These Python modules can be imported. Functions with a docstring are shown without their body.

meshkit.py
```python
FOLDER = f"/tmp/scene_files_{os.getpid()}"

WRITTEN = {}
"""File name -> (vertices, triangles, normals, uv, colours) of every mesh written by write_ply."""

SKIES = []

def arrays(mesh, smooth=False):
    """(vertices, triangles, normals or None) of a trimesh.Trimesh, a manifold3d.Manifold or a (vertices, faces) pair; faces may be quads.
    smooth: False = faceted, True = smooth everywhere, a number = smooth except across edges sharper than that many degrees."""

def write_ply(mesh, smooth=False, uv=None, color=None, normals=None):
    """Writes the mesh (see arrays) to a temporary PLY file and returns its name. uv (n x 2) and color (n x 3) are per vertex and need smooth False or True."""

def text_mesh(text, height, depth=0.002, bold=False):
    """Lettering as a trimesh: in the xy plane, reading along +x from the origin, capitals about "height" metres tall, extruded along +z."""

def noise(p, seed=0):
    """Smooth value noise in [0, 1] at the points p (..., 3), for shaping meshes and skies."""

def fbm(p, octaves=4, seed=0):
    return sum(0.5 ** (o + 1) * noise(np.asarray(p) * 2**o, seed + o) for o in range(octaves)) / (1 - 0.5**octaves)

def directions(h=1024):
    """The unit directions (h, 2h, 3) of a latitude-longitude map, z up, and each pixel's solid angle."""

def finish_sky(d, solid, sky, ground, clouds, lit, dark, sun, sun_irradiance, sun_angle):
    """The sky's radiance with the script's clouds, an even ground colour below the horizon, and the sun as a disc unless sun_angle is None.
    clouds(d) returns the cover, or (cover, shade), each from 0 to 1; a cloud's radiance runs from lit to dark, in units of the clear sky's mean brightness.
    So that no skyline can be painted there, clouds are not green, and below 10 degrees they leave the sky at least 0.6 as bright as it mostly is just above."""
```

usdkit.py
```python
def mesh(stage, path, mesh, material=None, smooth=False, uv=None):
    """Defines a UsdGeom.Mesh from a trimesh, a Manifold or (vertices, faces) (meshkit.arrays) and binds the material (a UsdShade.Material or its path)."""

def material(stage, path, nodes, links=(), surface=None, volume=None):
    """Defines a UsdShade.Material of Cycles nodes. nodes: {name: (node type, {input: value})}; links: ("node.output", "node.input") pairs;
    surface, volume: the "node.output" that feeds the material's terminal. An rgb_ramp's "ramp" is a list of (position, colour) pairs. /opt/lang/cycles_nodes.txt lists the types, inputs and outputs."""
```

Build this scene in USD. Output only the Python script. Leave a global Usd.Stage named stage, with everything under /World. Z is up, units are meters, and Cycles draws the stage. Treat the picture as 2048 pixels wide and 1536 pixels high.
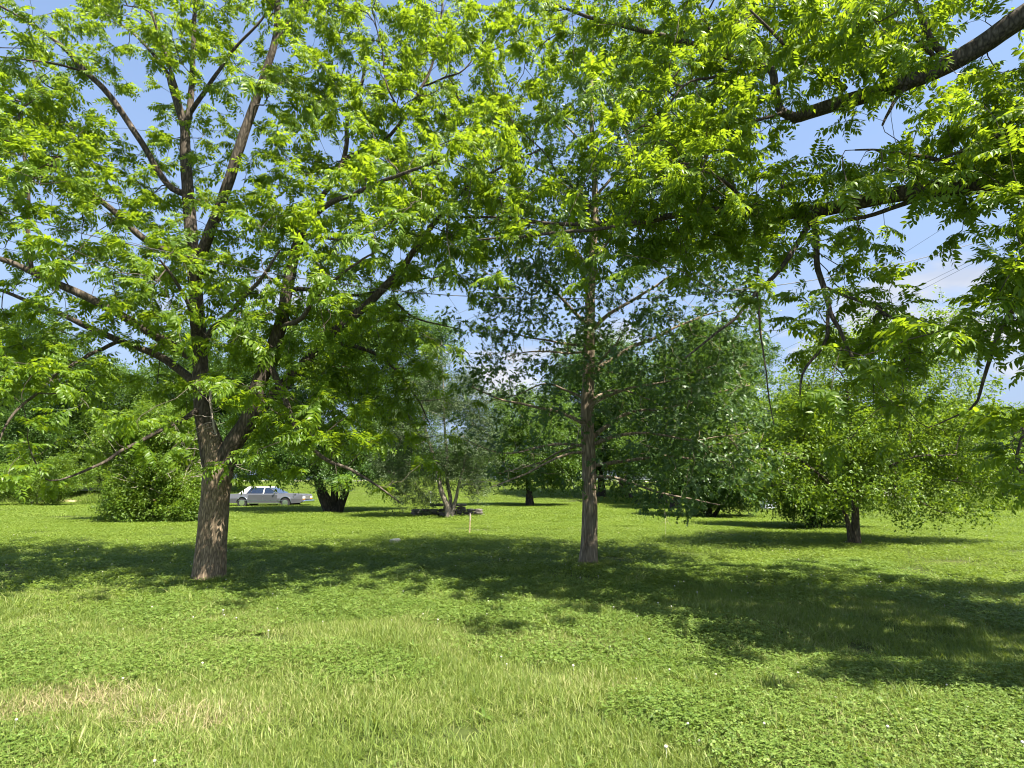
import math, numpy as np, trimesh, manifold3d, usdkit, meshkit
from scipy.spatial import cKDTree
from pxr import Usd, UsdGeom, UsdLux, UsdShade, Gf, Sdf, Vt

stage = Usd.Stage.CreateInMemory()
UsdGeom.SetStageUpAxis(stage, UsdGeom.Tokens.z)
UsdGeom.SetStageMetersPerUnit(stage, 1.0)
WORLD = UsdGeom.Xform.Define(stage, '/World')
UsdGeom.Scope.Define(stage, '/World/Looks')
PI = math.pi

# ------------------------------------------------------------------ camera, sky, sun
FPX, CX, CY, HORIZON, EYE = 1200.0, 1024.0, 768.0, 966.0, 1.6
PITCH = math.atan((HORIZON - CY) / FPX)
cam = UsdGeom.Camera.Define(stage, '/World/camera')
cam.CreateHorizontalApertureAttr(36.0)
cam.CreateVerticalApertureAttr(27.0)
cam.CreateFocalLengthAttr(FPX / 2048 * 36.0)
cam.CreateClippingRangeAttr((0.05, 5000.0))
cam.CreateExposureAttr(1.9)
cam.AddTranslateOp().Set((0, 0, EYE))
cam.AddRotateXOp().Set(90 + math.degrees(PITCH))

SUN_EL, SUN_AZ = math.radians(58), math.radians(134)          # azimuth clockwise from the view direction (+y)
S = np.array([math.sin(SUN_AZ) * math.cos(SUN_EL), math.cos(SUN_AZ) * math.cos(SUN_EL), math.sin(SUN_EL)])
sun = UsdLux.DistantLight.Define(stage, '/World/sun')
sun.CreateIntensityAttr(1.25)
sun.CreateAngleAttr(0.5)
sun.CreateColorAttr((1.0, 0.95, 0.86))
sun.CreateNormalizeAttr(True)
_x = np.cross([0, 0, 1], S); _x /= np.linalg.norm(_x); _y = np.cross(S, _x)
sun.AddTransformOp().Set(Gf.Matrix4d(*_x, 0, *_y, 0, *S, 0, 0, 0, 0, 1))

SKY = usdkit.material(stage, '/World/Looks/sky', {
    'sky': ('sky_texture', {'sky_type': 'single_scattering', 'sun_disc': False, 'sun_elevation': SUN_EL, 'sun_rotation': math.atan2(S[0], S[1]), 'aerosol_density': 1.0, 'air_density': 1.0}),
    'tc': ('texture_coordinate', {}),
    'xyz': ('separate_xyz', {}),
    'map': ('mapping', {'scale': (1.0, 1.0, 2.6), 'location': (1.35, 0.7, 0.1)}),
    'n': ('noise_texture', {'scale': 3.4, 'detail': 7.0, 'roughness': 0.56, 'distortion': 0.25}),
    'cov': ('rgb_ramp', {'ramp': [(0.0, (0, 0, 0)), (0.54, (0, 0, 0)), (0.64, (1, 1, 1)), (1.0, (1, 1, 1))]}),
    'el': ('rgb_ramp', {'ramp': [(0.0, (.55, .55, .55)), (0.03, (.8, .8, .8)), (0.20, (1, 1, 1)), (0.27, (.7, .7, .7)), (0.33, (0, 0, 0)), (1.0, (0, 0, 0))]}),
    'f': ('math', {'math_type': 'multiply'}),
    'shade': ('noise_texture', {'scale': 9.0, 'detail': 4.0}),
    'cl': ('rgb_ramp', {'ramp': [(0.3, (2.2, 2.3, 2.6)), (0.62, (3.1, 3.1, 3.15))]}),
    'hz': ('rgb_ramp', {'ramp': [(0.0, (.95, .95, .95)), (0.12, (.85, .85, .85)), (0.30, (.62, .62, .62)), (0.55, (.25, .25, .25)), (0.8, (0, 0, 0)), (1.0, (0, 0, 0))]}),
    'air': ('mix', {'mix_type': 'mix', 'color2': (1.30, 1.68, 2.50)}),
    'mx': ('mix', {'mix_type': 'mix'}),
    'bg': ('background_shader', {'strength': 0.085})},
    [('tc.generated', 'map.vector'), ('tc.generated', 'xyz.vector'), ('map.vector', 'n.vector'), ('map.vector', 'shade.vector'), ('n.fac', 'cov.fac'), ('xyz.z', 'el.fac'),
     ('cov.color', 'f.value1'), ('el.color', 'f.value2'), ('f.value', 'mx.fac'), ('xyz.z', 'hz.fac'), ('hz.color', 'air.fac'), ('sky.color', 'air.color1'), ('air.color', 'mx.color1'), ('shade.fac', 'cl.fac'), ('cl.color', 'mx.color2'), ('mx.color', 'bg.color')],
    surface='bg.background')
dome = UsdLux.DomeLight.Define(stage, '/World/sky')
UsdShade.MaterialBindingAPI.Apply(dome.GetPrim()).Bind(SKY)
dome.GetPrim().SetCustomDataByKey('kind', 'structure')

# ------------------------------------------------------------------ helpers
def P(px, py, Y):
    """The point at forward distance Y that the photograph shows at pixel (px, py) of 2048 x 1536."""
    xc, yc = (px - CX) / FPX, -(py - CY) / FPX
    fw, up = math.cos(PITCH) - math.sin(PITCH) * yc, math.sin(PITCH) + math.cos(PITCH) * yc
    k = Y / fw
    return np.array([xc * k, Y, EYE + up * k])

def to_px(p):
    d = np.asarray(p, float) - [0, 0, EYE]
    fw = d[..., 1] * math.cos(PITCH) + d[..., 2] * math.sin(PITCH)
    up = -d[..., 1] * math.sin(PITCH) + d[..., 2] * math.cos(PITCH)
    return np.stack([CX + FPX * d[..., 0] / fw, CY - FPX * up / fw], -1), fw

def smoothstep(a, b, x):
    t = np.clip((np.asarray(x, float) - a) / (b - a), 0, 1)
    return t * t * (3 - 2 * t)

def H(x, y):
    """Height of the ground."""
    x, y = np.asarray(x, float), np.asarray(y, float)
    p = np.stack([x, y, np.zeros_like(x)], -1)
    z = 0.16 * (meshkit.fbm(p * 0.16, 3, 5) - 0.5) + 0.05 * (meshkit.fbm(p * 0.8, 2, 9) - 0.5)
    ditch = np.exp(-((y - (6.0 + 0.16 * x)) / 0.9) ** 2) * smoothstep(-1.5, 1.0, x) * 0.10
    return z * smoothstep(1, 4, y + 2) - ditch + 1.9 * smoothstep(46, 82, y) + 0.0022 * np.maximum(y - 90, 0)

def ground_at(px, py):
    Y = 1.0
    for _ in range(4000):
        p = P(px, py, Y)
        if p[2] <= H(p[0], p[1]):
            break
        Y *= 1.003
    return np.array([p[0], p[1], float(H(p[0], p[1]))])

NAMES = {}
def numbered(path):
    n = NAMES.get(path, 0)
    NAMES[path] = n + 1
    return path if n == 0 else f'{path}_{n:03d}'

def tag(prim, label=None, category=None, group=None, kind=None):
    prim = prim.GetPrim() if hasattr(prim, 'GetPrim') else prim
    for k, v in (('label', label), ('category', category), ('group', group), ('kind', kind)):
        if v:
            prim.SetCustomDataByKey(k, v)
    return prim

def thing(name, label, category, loc=(0, 0, 0), rz=0.0, group=None):
    x = UsdGeom.Xform.Define(stage, numbered('/World/' + name))
    x.AddTranslateOp().Set(Gf.Vec3d(*map(float, loc)))
    if rz:
        x.AddRotateZOp().Set(rz)
    tag(x, label, category, group)
    return x.GetPrim()

def obj(name, mesh, mat, parent=None, smooth=False, origin=None):
    """One Mesh prim; origin: the parent thing's base, subtracted from world vertices."""
    base = str(parent.GetPath()) if parent else '/World'
    if origin is not None:
        v, f, _ = meshkit.arrays(mesh)
        mesh = (v - np.asarray(origin), f)
    return usdkit.mesh(stage, numbered(f'{base}/{name}'), mesh, mat, smooth=smooth).GetPrim()

def catmull(pts, step):
    """Resamples a polyline (n x k) smoothly at about step metres (first three columns)."""
    pts = np.asarray(pts, float)
    if len(pts) < 2:
        return pts
    q = np.vstack([2 * pts[0] - pts[1], pts, 2 * pts[-1] - pts[-2]])
    out = []
    for i in range(1, len(q) - 2):
        a, b, c, d = q[i - 1], q[i], q[i + 1], q[i + 2]
        n = max(1, int(round(np.linalg.norm((c - b)[:3]) / step)))
        t = (np.arange(n) / n)[:, None]
        out.append(0.5 * (2 * b + (c - a) * t + (2 * a - 5 * b + 4 * c - d) * t ** 2 + (3 * b - a - 3 * c + d) * t ** 3))
    out.append(pts[-1:])
    return np.vstack(out)

def tube(p, r, sides=6, ridge=0.0, seed=0, cap=True):
    p, r = np.asarray(p, float), np.broadcast_to(np.asarray(r, float), (len(p),))
    t = np.gradient(p, axis=0)
    t /= np.linalg.norm(t, axis=1, keepdims=True) + 1e-12
    a = np.zeros_like(t)
    a[0] = np.cross(t[0], [0.31, 0.95, 0.11]) if abs(t[0] @ [0.31, 0.95, 0.11]) < 0.95 else np.cross(t[0], [1, 0, 0])
    a[0] /= np.linalg.norm(a[0])
    for i in range(1, len(p)):
        u = a[i - 1] - t[i] * (a[i - 1] @ t[i])
        a[i] = u / (np.linalg.norm(u) + 1e-12)
    b = np.cross(t, a)
    ang = np.arange(sides) * 2 * PI / sides
    rr = np.repeat(r[:, None], sides, 1)
    ring = np.cos(ang)[None, :, None] * a[:, None] + np.sin(ang)[None, :, None] * b[:, None]
    if ridge:
        v0 = p[:, None] + rr[..., None] * ring
        q = v0 * [1, 1, 0.3]
        n = meshkit.fbm(q * 9 + seed, 3, seed) - 0.5
        n2 = meshkit.fbm(v0 * 2.2 + seed, 2, seed + 3) - 0.5
        rr = rr * (1 + ridge * (n * 1.1 + n2 * 0.9))
    v = p[:, None] + rr[..., None] * ring
    i, j = np.meshgrid(np.arange(len(p) - 1), np.arange(sides), indexing='ij')
    q = np.stack([i * sides + j, i * sides + (j + 1) % sides, (i + 1) * sides + (j + 1) % sides, (i + 1) * sides + j], -1).reshape(-1, 4)
    f = np.vstack([q[:, [0, 1, 2]], q[:, [0, 2, 3]]])
    v = v.reshape(-1, 3)
    if cap:
        v = np.vstack([v, p[-1] + t[-1] * r[-1] * 0.6])
        k = (len(p) - 1) * sides
        f = np.vstack([f, np.stack([k + np.arange(sides), k + (np.arange(sides) + 1) % sides, np.full(sides, len(v) - 1)], 1)])
    return v, f

def merge(parts):
    V, F, n = [], [], 0
    for v, f in parts:
        V.append(np.asarray(v, float)); F.append(np.asarray(f) + n); n += len(v)
    return np.vstack(V), np.vstack(F)

def box(sx, sy, sz, c=(0, 0, 0), bevel=0.0):
    if bevel:
        k = manifold3d.Manifold.cube([sx - 2 * bevel, sy - 2 * bevel, sz - 2 * bevel], True)
        h = manifold3d.Manifold.batch_hull([manifold3d.Manifold.cube([sx, sy - 2 * bevel, sz - 2 * bevel], True), manifold3d.Manifold.cube([sx - 2 * bevel, sy, sz - 2 * bevel], True), manifold3d.Manifold.cube([sx - 2 * bevel, sy - 2 * bevel, sz], True)])
        m = h.translate(list(c)).to_mesh()
        return np.array(m.vert_properties[:, :3]), np.array(m.tri_verts)
    m = trimesh.creation.box([sx, sy, sz]); m.apply_translation(c)
    return np.array(m.vertices), np.array(m.faces)

def arr(man):
    m = man.to_mesh()
    return np.array(m.vert_properties[:, :3]), np.array(m.tri_verts)

def quats(R):
    """Rotation matrices (n,3,3) to quaternions w,x,y,z."""
    from scipy.spatial.transform import Rotation
    q = Rotation.from_matrix(R).as_quat()
    return q[:, [3, 0, 1, 2]]

def frames(x, up, roll):
    """Right-handed frames whose local x points along x, local z towards up as far as it can, rolled about x."""
    x = x / (np.linalg.norm(x, axis=1, keepdims=True) + 1e-12)
    y = np.cross(up, x); bad = np.linalg.norm(y, axis=1) < 1e-3
    y[bad] = np.cross([1.0, 0.2, 0], x[bad]); y /= np.linalg.norm(y, axis=1, keepdims=True)
    z = np.cross(x, y)
    c, s = np.cos(roll)[:, None], np.sin(roll)[:, None]
    y2, z2 = c * y + s * z, c * z - s * y
    return np.stack([x, y2, z2], -1)

def shade_seed(prim, faces, n, seed):
    """A number from 0 to 1 for every connected piece (blade, leaflet), kept as a primvar."""
    from scipy.sparse import coo_matrix
    from scipy.sparse.csgraph import connected_components
    f = np.asarray(faces)
    e = np.vstack([f[:, [0, 1]], f[:, [1, 2]]])
    k, lab = connected_components(coo_matrix((np.ones(len(e)), (e[:, 0], e[:, 1])), (n, n)), directed=False)
    r = np.random.default_rng(seed).random(k)[lab]
    UsdGeom.PrimvarsAPI(prim).CreatePrimvar('rnd', Sdf.ValueTypeNames.FloatArray, 'vertex').Set(Vt.FloatArray.FromNumpy(r.astype(np.float32)))

def instancer(path, protos, mat, pos, R, scale, idx):
    pi = UsdGeom.PointInstancer.Define(stage, numbered(path))
    targets = []
    for name, m in protos:
        pm = usdkit.mesh(stage, numbered(f'{pi.GetPath()}/{name}'), m, mat)
        shade_seed(pm.GetPrim(), m[1], len(m[0]), len(targets))
        targets.append(pm.GetPath())
    pi.CreatePrototypesRel().SetTargets(targets)
    pi.CreateProtoIndicesAttr(Vt.IntArray.FromNumpy(np.asarray(idx, np.int32)))
    pi.CreatePositionsAttr(Vt.Vec3fArray.FromNumpy(np.asarray(pos, np.float32)))
    q = quats(R).astype(np.float16)
    pi.CreateOrientationsAttr(Vt.QuathArray([Gf.Quath(float(a[0]), float(a[1]), float(a[2]), float(a[3])) for a in q]))
    s = np.asarray(scale, np.float32)
    pi.CreateScalesAttr(Vt.Vec3fArray.FromNumpy(np.repeat(s[:, None], 3, 1) if s.ndim == 1 else s))
    return pi.GetPrim()

# ------------------------------------------------------------------ materials
def leaf_mat(name, dark, light, trans, mix=0.42, rough=0.42, spec=0.35, scale=0.9):
    return usdkit.material(stage, f'/World/Looks/{name}', {
        'oi': ('object_info', {}), 'geo': ('geometry', {}), 'rnd': ('attribute', {'attribute': 'rnd'}),
        'n': ('noise_texture', {'scale': scale, 'detail': 2.0}),
        'a': ('math', {'math_type': 'multiply_add', 'value2': 0.55}),
        'b': ('math', {'math_type': 'multiply_add', 'value2': 0.45, 'value3': -0.12}),
        'r': ('rgb_ramp', {'ramp': [(0.1, dark), (0.9, light)]}),
        'tr': ('rgb_ramp', {'ramp': [(0.15, tuple(0.75 * c for c in trans)), (0.85, trans)]}),
        'p': ('principled_bsdf', {'roughness': rough, 'specular_ior_level': spec}),
        't': ('translucent_bsdf', {}),
        'm': ('mix_closure', {'fac': mix})},
        [('geo.position', 'n.vector'), ('n.fac', 'a.value1'), ('rnd.fac', 'b.value1'), ('b.value', 'a.value3'), ('a.value', 'r.fac'), ('a.value', 'tr.fac'),
         ('r.color', 'p.base_color'), ('tr.color', 't.color'), ('p.BSDF', 'm.closure1'), ('t.BSDF', 'm.closure2')], surface='m.closure')

def bark_mat(name, dark, light, scale=26.0, stretch=0.22, bump=0.9, dist=0.012):
    return usdkit.material(stage, f'/World/Looks/{name}', {
        'geo': ('geometry', {}), 'map': ('mapping', {'scale': (1, 1, stretch)}),
        'n': ('noise_texture', {'scale': scale, 'detail': 5.0, 'roughness': 0.6, 'distortion': 0.6}),
        'v': ('voronoi_texture', {'scale': scale * 0.75, 'feature': 'distance_to_edge'}),
        'vs': ('math', {'math_type': 'multiply_add', 'value2': 1.6, 'value3': 0.42, 'use_clamp': True}),
        'h': ('math', {'math_type': 'multiply'}),
        'big': ('noise_texture', {'scale': 2.5, 'detail': 3.0}),
        'r': ('rgb_ramp', {'ramp': [(0.12, dark), (0.55, light), (0.9, tuple(min(1, c * 1.25) for c in light))]}),
        'mx': ('mix', {'mix_type': 'multiply', 'fac': 0.5}),
        'br': ('rgb_ramp', {'ramp': [(0.3, (.6, .62, .55)), (0.7, (1, 1, 1))]}),
        'bp': ('bump', {'strength': bump, 'distance': dist}),
        'p': ('principled_bsdf', {'roughness': 0.9, 'specular_ior_level': 0.15})},
        [('geo.position', 'map.vector'), ('map.vector', 'n.vector'), ('map.vector', 'v.vector'), ('geo.position', 'big.vector'), ('v.distance', 'vs.value1'), ('vs.value', 'h.value1'), ('n.fac', 'h.value2'),
         ('h.value', 'r.fac'), ('r.color', 'mx.color1'), ('big.fac', 'br.fac'), ('br.color', 'mx.color2'), ('mx.color', 'p.base_color'), ('h.value', 'bp.height'), ('bp.normal', 'p.normal')], surface='p.BSDF')

def plain(name, color, rough=0.6, metal=0.0, spec=0.5, noise=0.15, scale=8.0, coat=0.0):
    lo, hi = tuple(c * (1 - noise) for c in color), tuple(min(1, c * (1 + noise)) for c in color)
    return usdkit.material(stage, f'/World/Looks/{name}', {
        'geo': ('geometry', {}), 'n': ('noise_texture', {'scale': scale, 'detail': 4.0}),
        'r': ('rgb_ramp', {'ramp': [(0.3, lo), (0.7, hi)]}),
        'p': ('principled_bsdf', {'roughness': rough, 'metallic': metal, 'specular_ior_level': spec, 'coat_weight': coat})},
        [('geo.position', 'n.vector'), ('n.fac', 'r.fac'), ('r.color', 'p.base_color')], surface='p.BSDF')

M = {}
M['walnut_leaf'] = leaf_mat('walnut_leaf', (0.050, 0.110, 0.008), (0.160, 0.240, 0.016), (0.38, 0.52, 0.018), mix=0.48)
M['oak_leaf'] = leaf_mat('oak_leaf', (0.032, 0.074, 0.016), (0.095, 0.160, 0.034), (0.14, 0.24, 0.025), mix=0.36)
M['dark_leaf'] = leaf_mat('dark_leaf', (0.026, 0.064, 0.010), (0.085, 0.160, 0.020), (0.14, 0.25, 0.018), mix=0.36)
M['mid_leaf'] = leaf_mat('mid_leaf', (0.040, 0.090, 0.011), (0.125, 0.205, 0.023), (0.20, 0.33, 0.02), mix=0.4)
M['bright_leaf'] = leaf_mat('bright_leaf', (0.058, 0.118, 0.011), (0.170, 0.250, 0.024), (0.30, 0.43, 0.02), mix=0.44)
M['grey_leaf'] = leaf_mat('grey_leaf', (0.036, 0.065, 0.020), (0.115, 0.155, 0.050), (0.11, 0.18, 0.04), mix=0.32)
M['walnut_bark'] = bark_mat('walnut_bark', (0.060, 0.043, 0.028), (0.36, 0.27, 0.18), scale=46, stretch=0.20)
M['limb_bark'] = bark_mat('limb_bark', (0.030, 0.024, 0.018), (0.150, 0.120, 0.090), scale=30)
M['oak_bark'] = bark_mat('oak_bark', (0.085, 0.063, 0.042), (0.37, 0.29, 0.20), scale=26, stretch=0.14, bump=0.7)
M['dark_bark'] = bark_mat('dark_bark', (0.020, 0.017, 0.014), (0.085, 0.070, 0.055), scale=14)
M['pale_bark'] = bark_mat('pale_bark', (0.10, 0.08, 0.06), (0.38, 0.32, 0.25), scale=16)
M['twig'] = plain('twig', (0.085, 0.065, 0.045), 0.9, noise=0.3)
M['dead_twig'] = plain('dead_twig', (0.34, 0.28, 0.22), 0.9, noise=0.2)

def grass_mat(name, cols, tcol, mix=0.35):
    return usdkit.material(stage, f'/World/Looks/{name}', {
        'oi': ('object_info', {}), 'geo': ('geometry', {}), 'rnd': ('attribute', {'attribute': 'rnd'}),
        'n': ('noise_texture', {'scale': 0.55, 'detail': 4.0, 'roughness': 0.6}),
        'a': ('math', {'math_type': 'multiply_add', 'value2': 0.8, 'value3': -0.27}),
        'b': ('math', {'math_type': 'multiply_add', 'value2': 0.75}),
        'r': ('rgb_ramp', {'ramp': cols}),
        'p': ('principled_bsdf', {'roughness': 0.55, 'specular_ior_level': 0.3}),
        't': ('translucent_bsdf', {'color': tcol}), 'm': ('mix_closure', {'fac': mix})},
        [('geo.position', 'n.vector'), ('n.fac', 'a.value1'), ('rnd.fac', 'b.value1'), ('a.value', 'b.value3'), ('b.value', 'r.fac'), ('r.color', 'p.base_color'),
         ('p.BSDF', 'm.closure1'), ('t.BSDF', 'm.closure2')], surface='m.closure')

M['grass'] = grass_mat('grass', [(0.02, (0.050, 0.085, 0.014)), (0.4, (0.118, 0.172, 0.028)), (0.7, (0.190, 0.238, 0.050)), (0.85, (0.33, 0.33, 0.13)), (0.97, (0.38, 0.32, 0.17))], (0.30, 0.38, 0.04))
M['grass_far'] = grass_mat('grass_far', [(0.02, (0.060, 0.105, 0.012)), (0.45, (0.108, 0.165, 0.018)), (0.9, (0.205, 0.255, 0.045))], (0.24, 0.34, 0.025))
M['clover'] = grass_mat('clover', [(0.02, (0.055, 0.100, 0.014)), (0.5, (0.100, 0.160, 0.022)), (0.9, (0.190, 0.250, 0.055))], (0.22, 0.34, 0.03), 0.3)
M['straw'] = grass_mat('straw', [(0.1, (0.14, 0.14, 0.04)), (0.6, (0.34, 0.28, 0.14)), (0.9, (0.42, 0.36, 0.20))], (0.3, 0.25, 0.1), 0.2)
M['petal'] = plain('petal', (0.50, 0.46, 0.38), 0.8, noise=0.12, scale=60)
M['soil'] = usdkit.material(stage, '/World/Looks/soil', {
    'geo': ('geometry', {}), 'n': ('noise_texture', {'scale': 0.35, 'detail': 6.0, 'roughness': 0.65}), 'n2': ('noise_texture', {'scale': 14.0, 'detail': 5.0}),
    'r': ('rgb_ramp', {'ramp': [(0.25, (0.040, 0.055, 0.012)), (0.55, (0.065, 0.085, 0.020)), (0.8, (0.11, 0.10, 0.045))]}),
    'r2': ('rgb_ramp', {'ramp': [(0.3, (.55, .55, .5)), (0.7, (1, 1, 1))]}), 'mx': ('mix', {'mix_type': 'multiply', 'fac': 0.8}),
    'b': ('bump', {'strength': 0.8, 'distance': 0.03}), 'p': ('principled_bsdf', {'roughness': 0.95, 'specular_ior_level': 0.1})},
    [('geo.position', 'n.vector'), ('geo.position', 'n2.vector'), ('n.fac', 'r.fac'), ('n2.fac', 'r2.fac'), ('r.color', 'mx.color1'), ('r2.color', 'mx.color2'), ('mx.color', 'p.base_color'), ('n2.fac', 'b.height'), ('b.normal', 'p.normal')], surface='p.BSDF')
M['gravel'] = plain('gravel', (0.46, 0.40, 0.35), 0.95, noise=0.3, scale=5, spec=0.1)
M['dirt'] = plain('dirt', (0.34, 0.26, 0.14), 0.95, noise=0.3, scale=3, spec=0.1)
M['stone'] = plain('stone', (0.20, 0.175, 0.145), 0.9, noise=0.45, scale=6)
M['stone_dark'] = plain('stone_dark', (0.11, 0.095, 0.08), 0.9, noise=0.4, scale=6)
M['pale_stone'] = plain('pale_stone', (0.62, 0.56, 0.42), 0.9, noise=0.25, scale=12)
M['stake'] = plain('stake', (0.30, 0.22, 0.13), 0.85, noise=0.3, scale=20)
M['white_metal'] = plain('white_metal', (0.66, 0.70, 0.72), 0.5, noise=0.08)
M['wire'] = plain('wire', (0.03, 0.03, 0.035), 0.6, noise=0.1)
M['pale_wire'] = plain('pale_wire', (0.09, 0.085, 0.08), 0.5, noise=0.1)
M['paint'] = plain('paint', (0.105, 0.108, 0.115), 0.4, metal=0.2, noise=0.06, scale=2, coat=0.25)
M['paint_low'] = plain('paint_low', (0.070, 0.072, 0.074), 0.45, metal=0.1, noise=0.08, scale=2)
M['vinyl'] = plain('vinyl', (0.42, 0.41, 0.38), 0.6, noise=0.05)
M['chrome'] = plain('chrome', (0.72, 0.73, 0.75), 0.14, metal=1.0, noise=0.03)
M['rubber'] = plain('rubber', (0.02, 0.02, 0.02), 0.8, noise=0.2)
M['lamp'] = plain('lamp', (0.75, 0.77, 0.78), 0.12, noise=0.03, coat=1.0)
M['amber'] = plain('amber', (0.55, 0.20, 0.03), 0.2, noise=0.03)
M['window_glass'] = usdkit.material(stage, '/World/Looks/window_glass', {
    'fr': ('fresnel', {'IOR': 1.5}), 'k': ('math', {'math_type': 'multiply_add', 'value2': 1.4, 'value3': 0.12}),
    't': ('transparent_bsdf', {'color': (0.42, 0.47, 0.46)}), 'g': ('glossy_bsdf', {'color': (.9, .92, .95), 'roughness': 0.04}), 'm': ('mix_closure', {})},
    [('fr.fac', 'k.value1'), ('k.value', 'm.fac'), ('t.BSDF', 'm.closure1'), ('g.BSDF', 'm.closure2')], surface='m.closure')
M['interior'] = plain('interior', (0.12, 0.11, 0.11), 0.9)
M['siding'] = plain('siding', (0.66, 0.63, 0.60), 0.7, noise=0.05)
M['roofing'] = plain('roofing', (0.10, 0.09, 0.09), 0.9, noise=0.2)
M['dark_pane'] = plain('dark_pane', (0.02, 0.025, 0.03), 0.08, noise=0.05)

# ------------------------------------------------------------------ ground, road, path
def ground_mesh():
    ys = np.concatenate([np.arange(-12, 12, 0.16), np.arange(12, 60, 0.6), np.arange(60, 130, 2.0), np.geomspace(130, 900, 24)])
    us = np.linspace(-1, 1, 181)
    X = us[None, :] * (16 + np.maximum(ys, 0)[:, None] * 1.6) 
    Y = np.repeat(ys[:, None], len(us), 1)
    Z = H(X, Y)
    v = np.stack([X, Y, Z], -1).reshape(-1, 3)
    i, j = np.meshgrid(np.arange(len(ys) - 1), np.arange(len(us) - 1), indexing='ij')
    w = len(us)
    q = np.stack([i * w + j, i * w + j + 1, (i + 1) * w + j + 1, (i + 1) * w + j], -1).reshape(-1, 4)
    return v, q
tag(obj('ground', ground_mesh(), M['soil'], smooth=True), 'lawn soil and thatch under the grass', kind='structure')

def strip(center, width, lift, seed=0):
    c = catmull(np.asarray(center, float), 1.0)
    t = np.gradient(c, axis=0); t /= np.linalg.norm(t, axis=1, keepdims=True)
    n = np.stack([t[:, 1], -t[:, 0]], 1)
    u = np.linspace(-0.5, 0.5, 9)
    w = width * (1 + 0.25 * (meshkit.fbm(np.stack([np.arange(len(c)) * 0.25, np.zeros(len(c)), np.zeros(len(c))], 1), 2, seed) - 0.5))
    p = c[:, None] + n[:, None] * (u[None, :, None] * w[:, None, None])
    z = H(p[..., 0], p[..., 1]) + lift - 0.03 * (np.abs(u) > 0.45)
    v = np.concatenate([p, z[..., None]], -1).reshape(-1, 3)
    k = len(u)
    i, j = np.meshgrid(np.arange(len(c) - 1), np.arange(k - 1), indexing='ij')
    q = np.stack([i * k + j, i * k + j + 1, (i + 1) * k + j + 1, (i + 1) * k + j], -1).reshape(-1, 4)
    return v, q
ROAD = [(46, 20), (39, 34), (36, 46), (35.5, 58), (31, 68), (18, 76), (0, 79), (-20, 79), (-45, 80), (-80, 82)]
tag(obj('road', strip(ROAD, 5.6, 0.03, 3), M['gravel'], smooth=True), 'pale gravel road curving behind the trees', kind='structure')
TRACK = [(-70, 54), (-50, 52.5), (-38, 51.5), (-30, 52), (-22, 55)]
tag(obj('path', strip(TRACK, 3.2, 0.02, 8), M['dirt'], smooth=True), 'tan dirt track beyond the left shrub', kind='structure')

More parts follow.
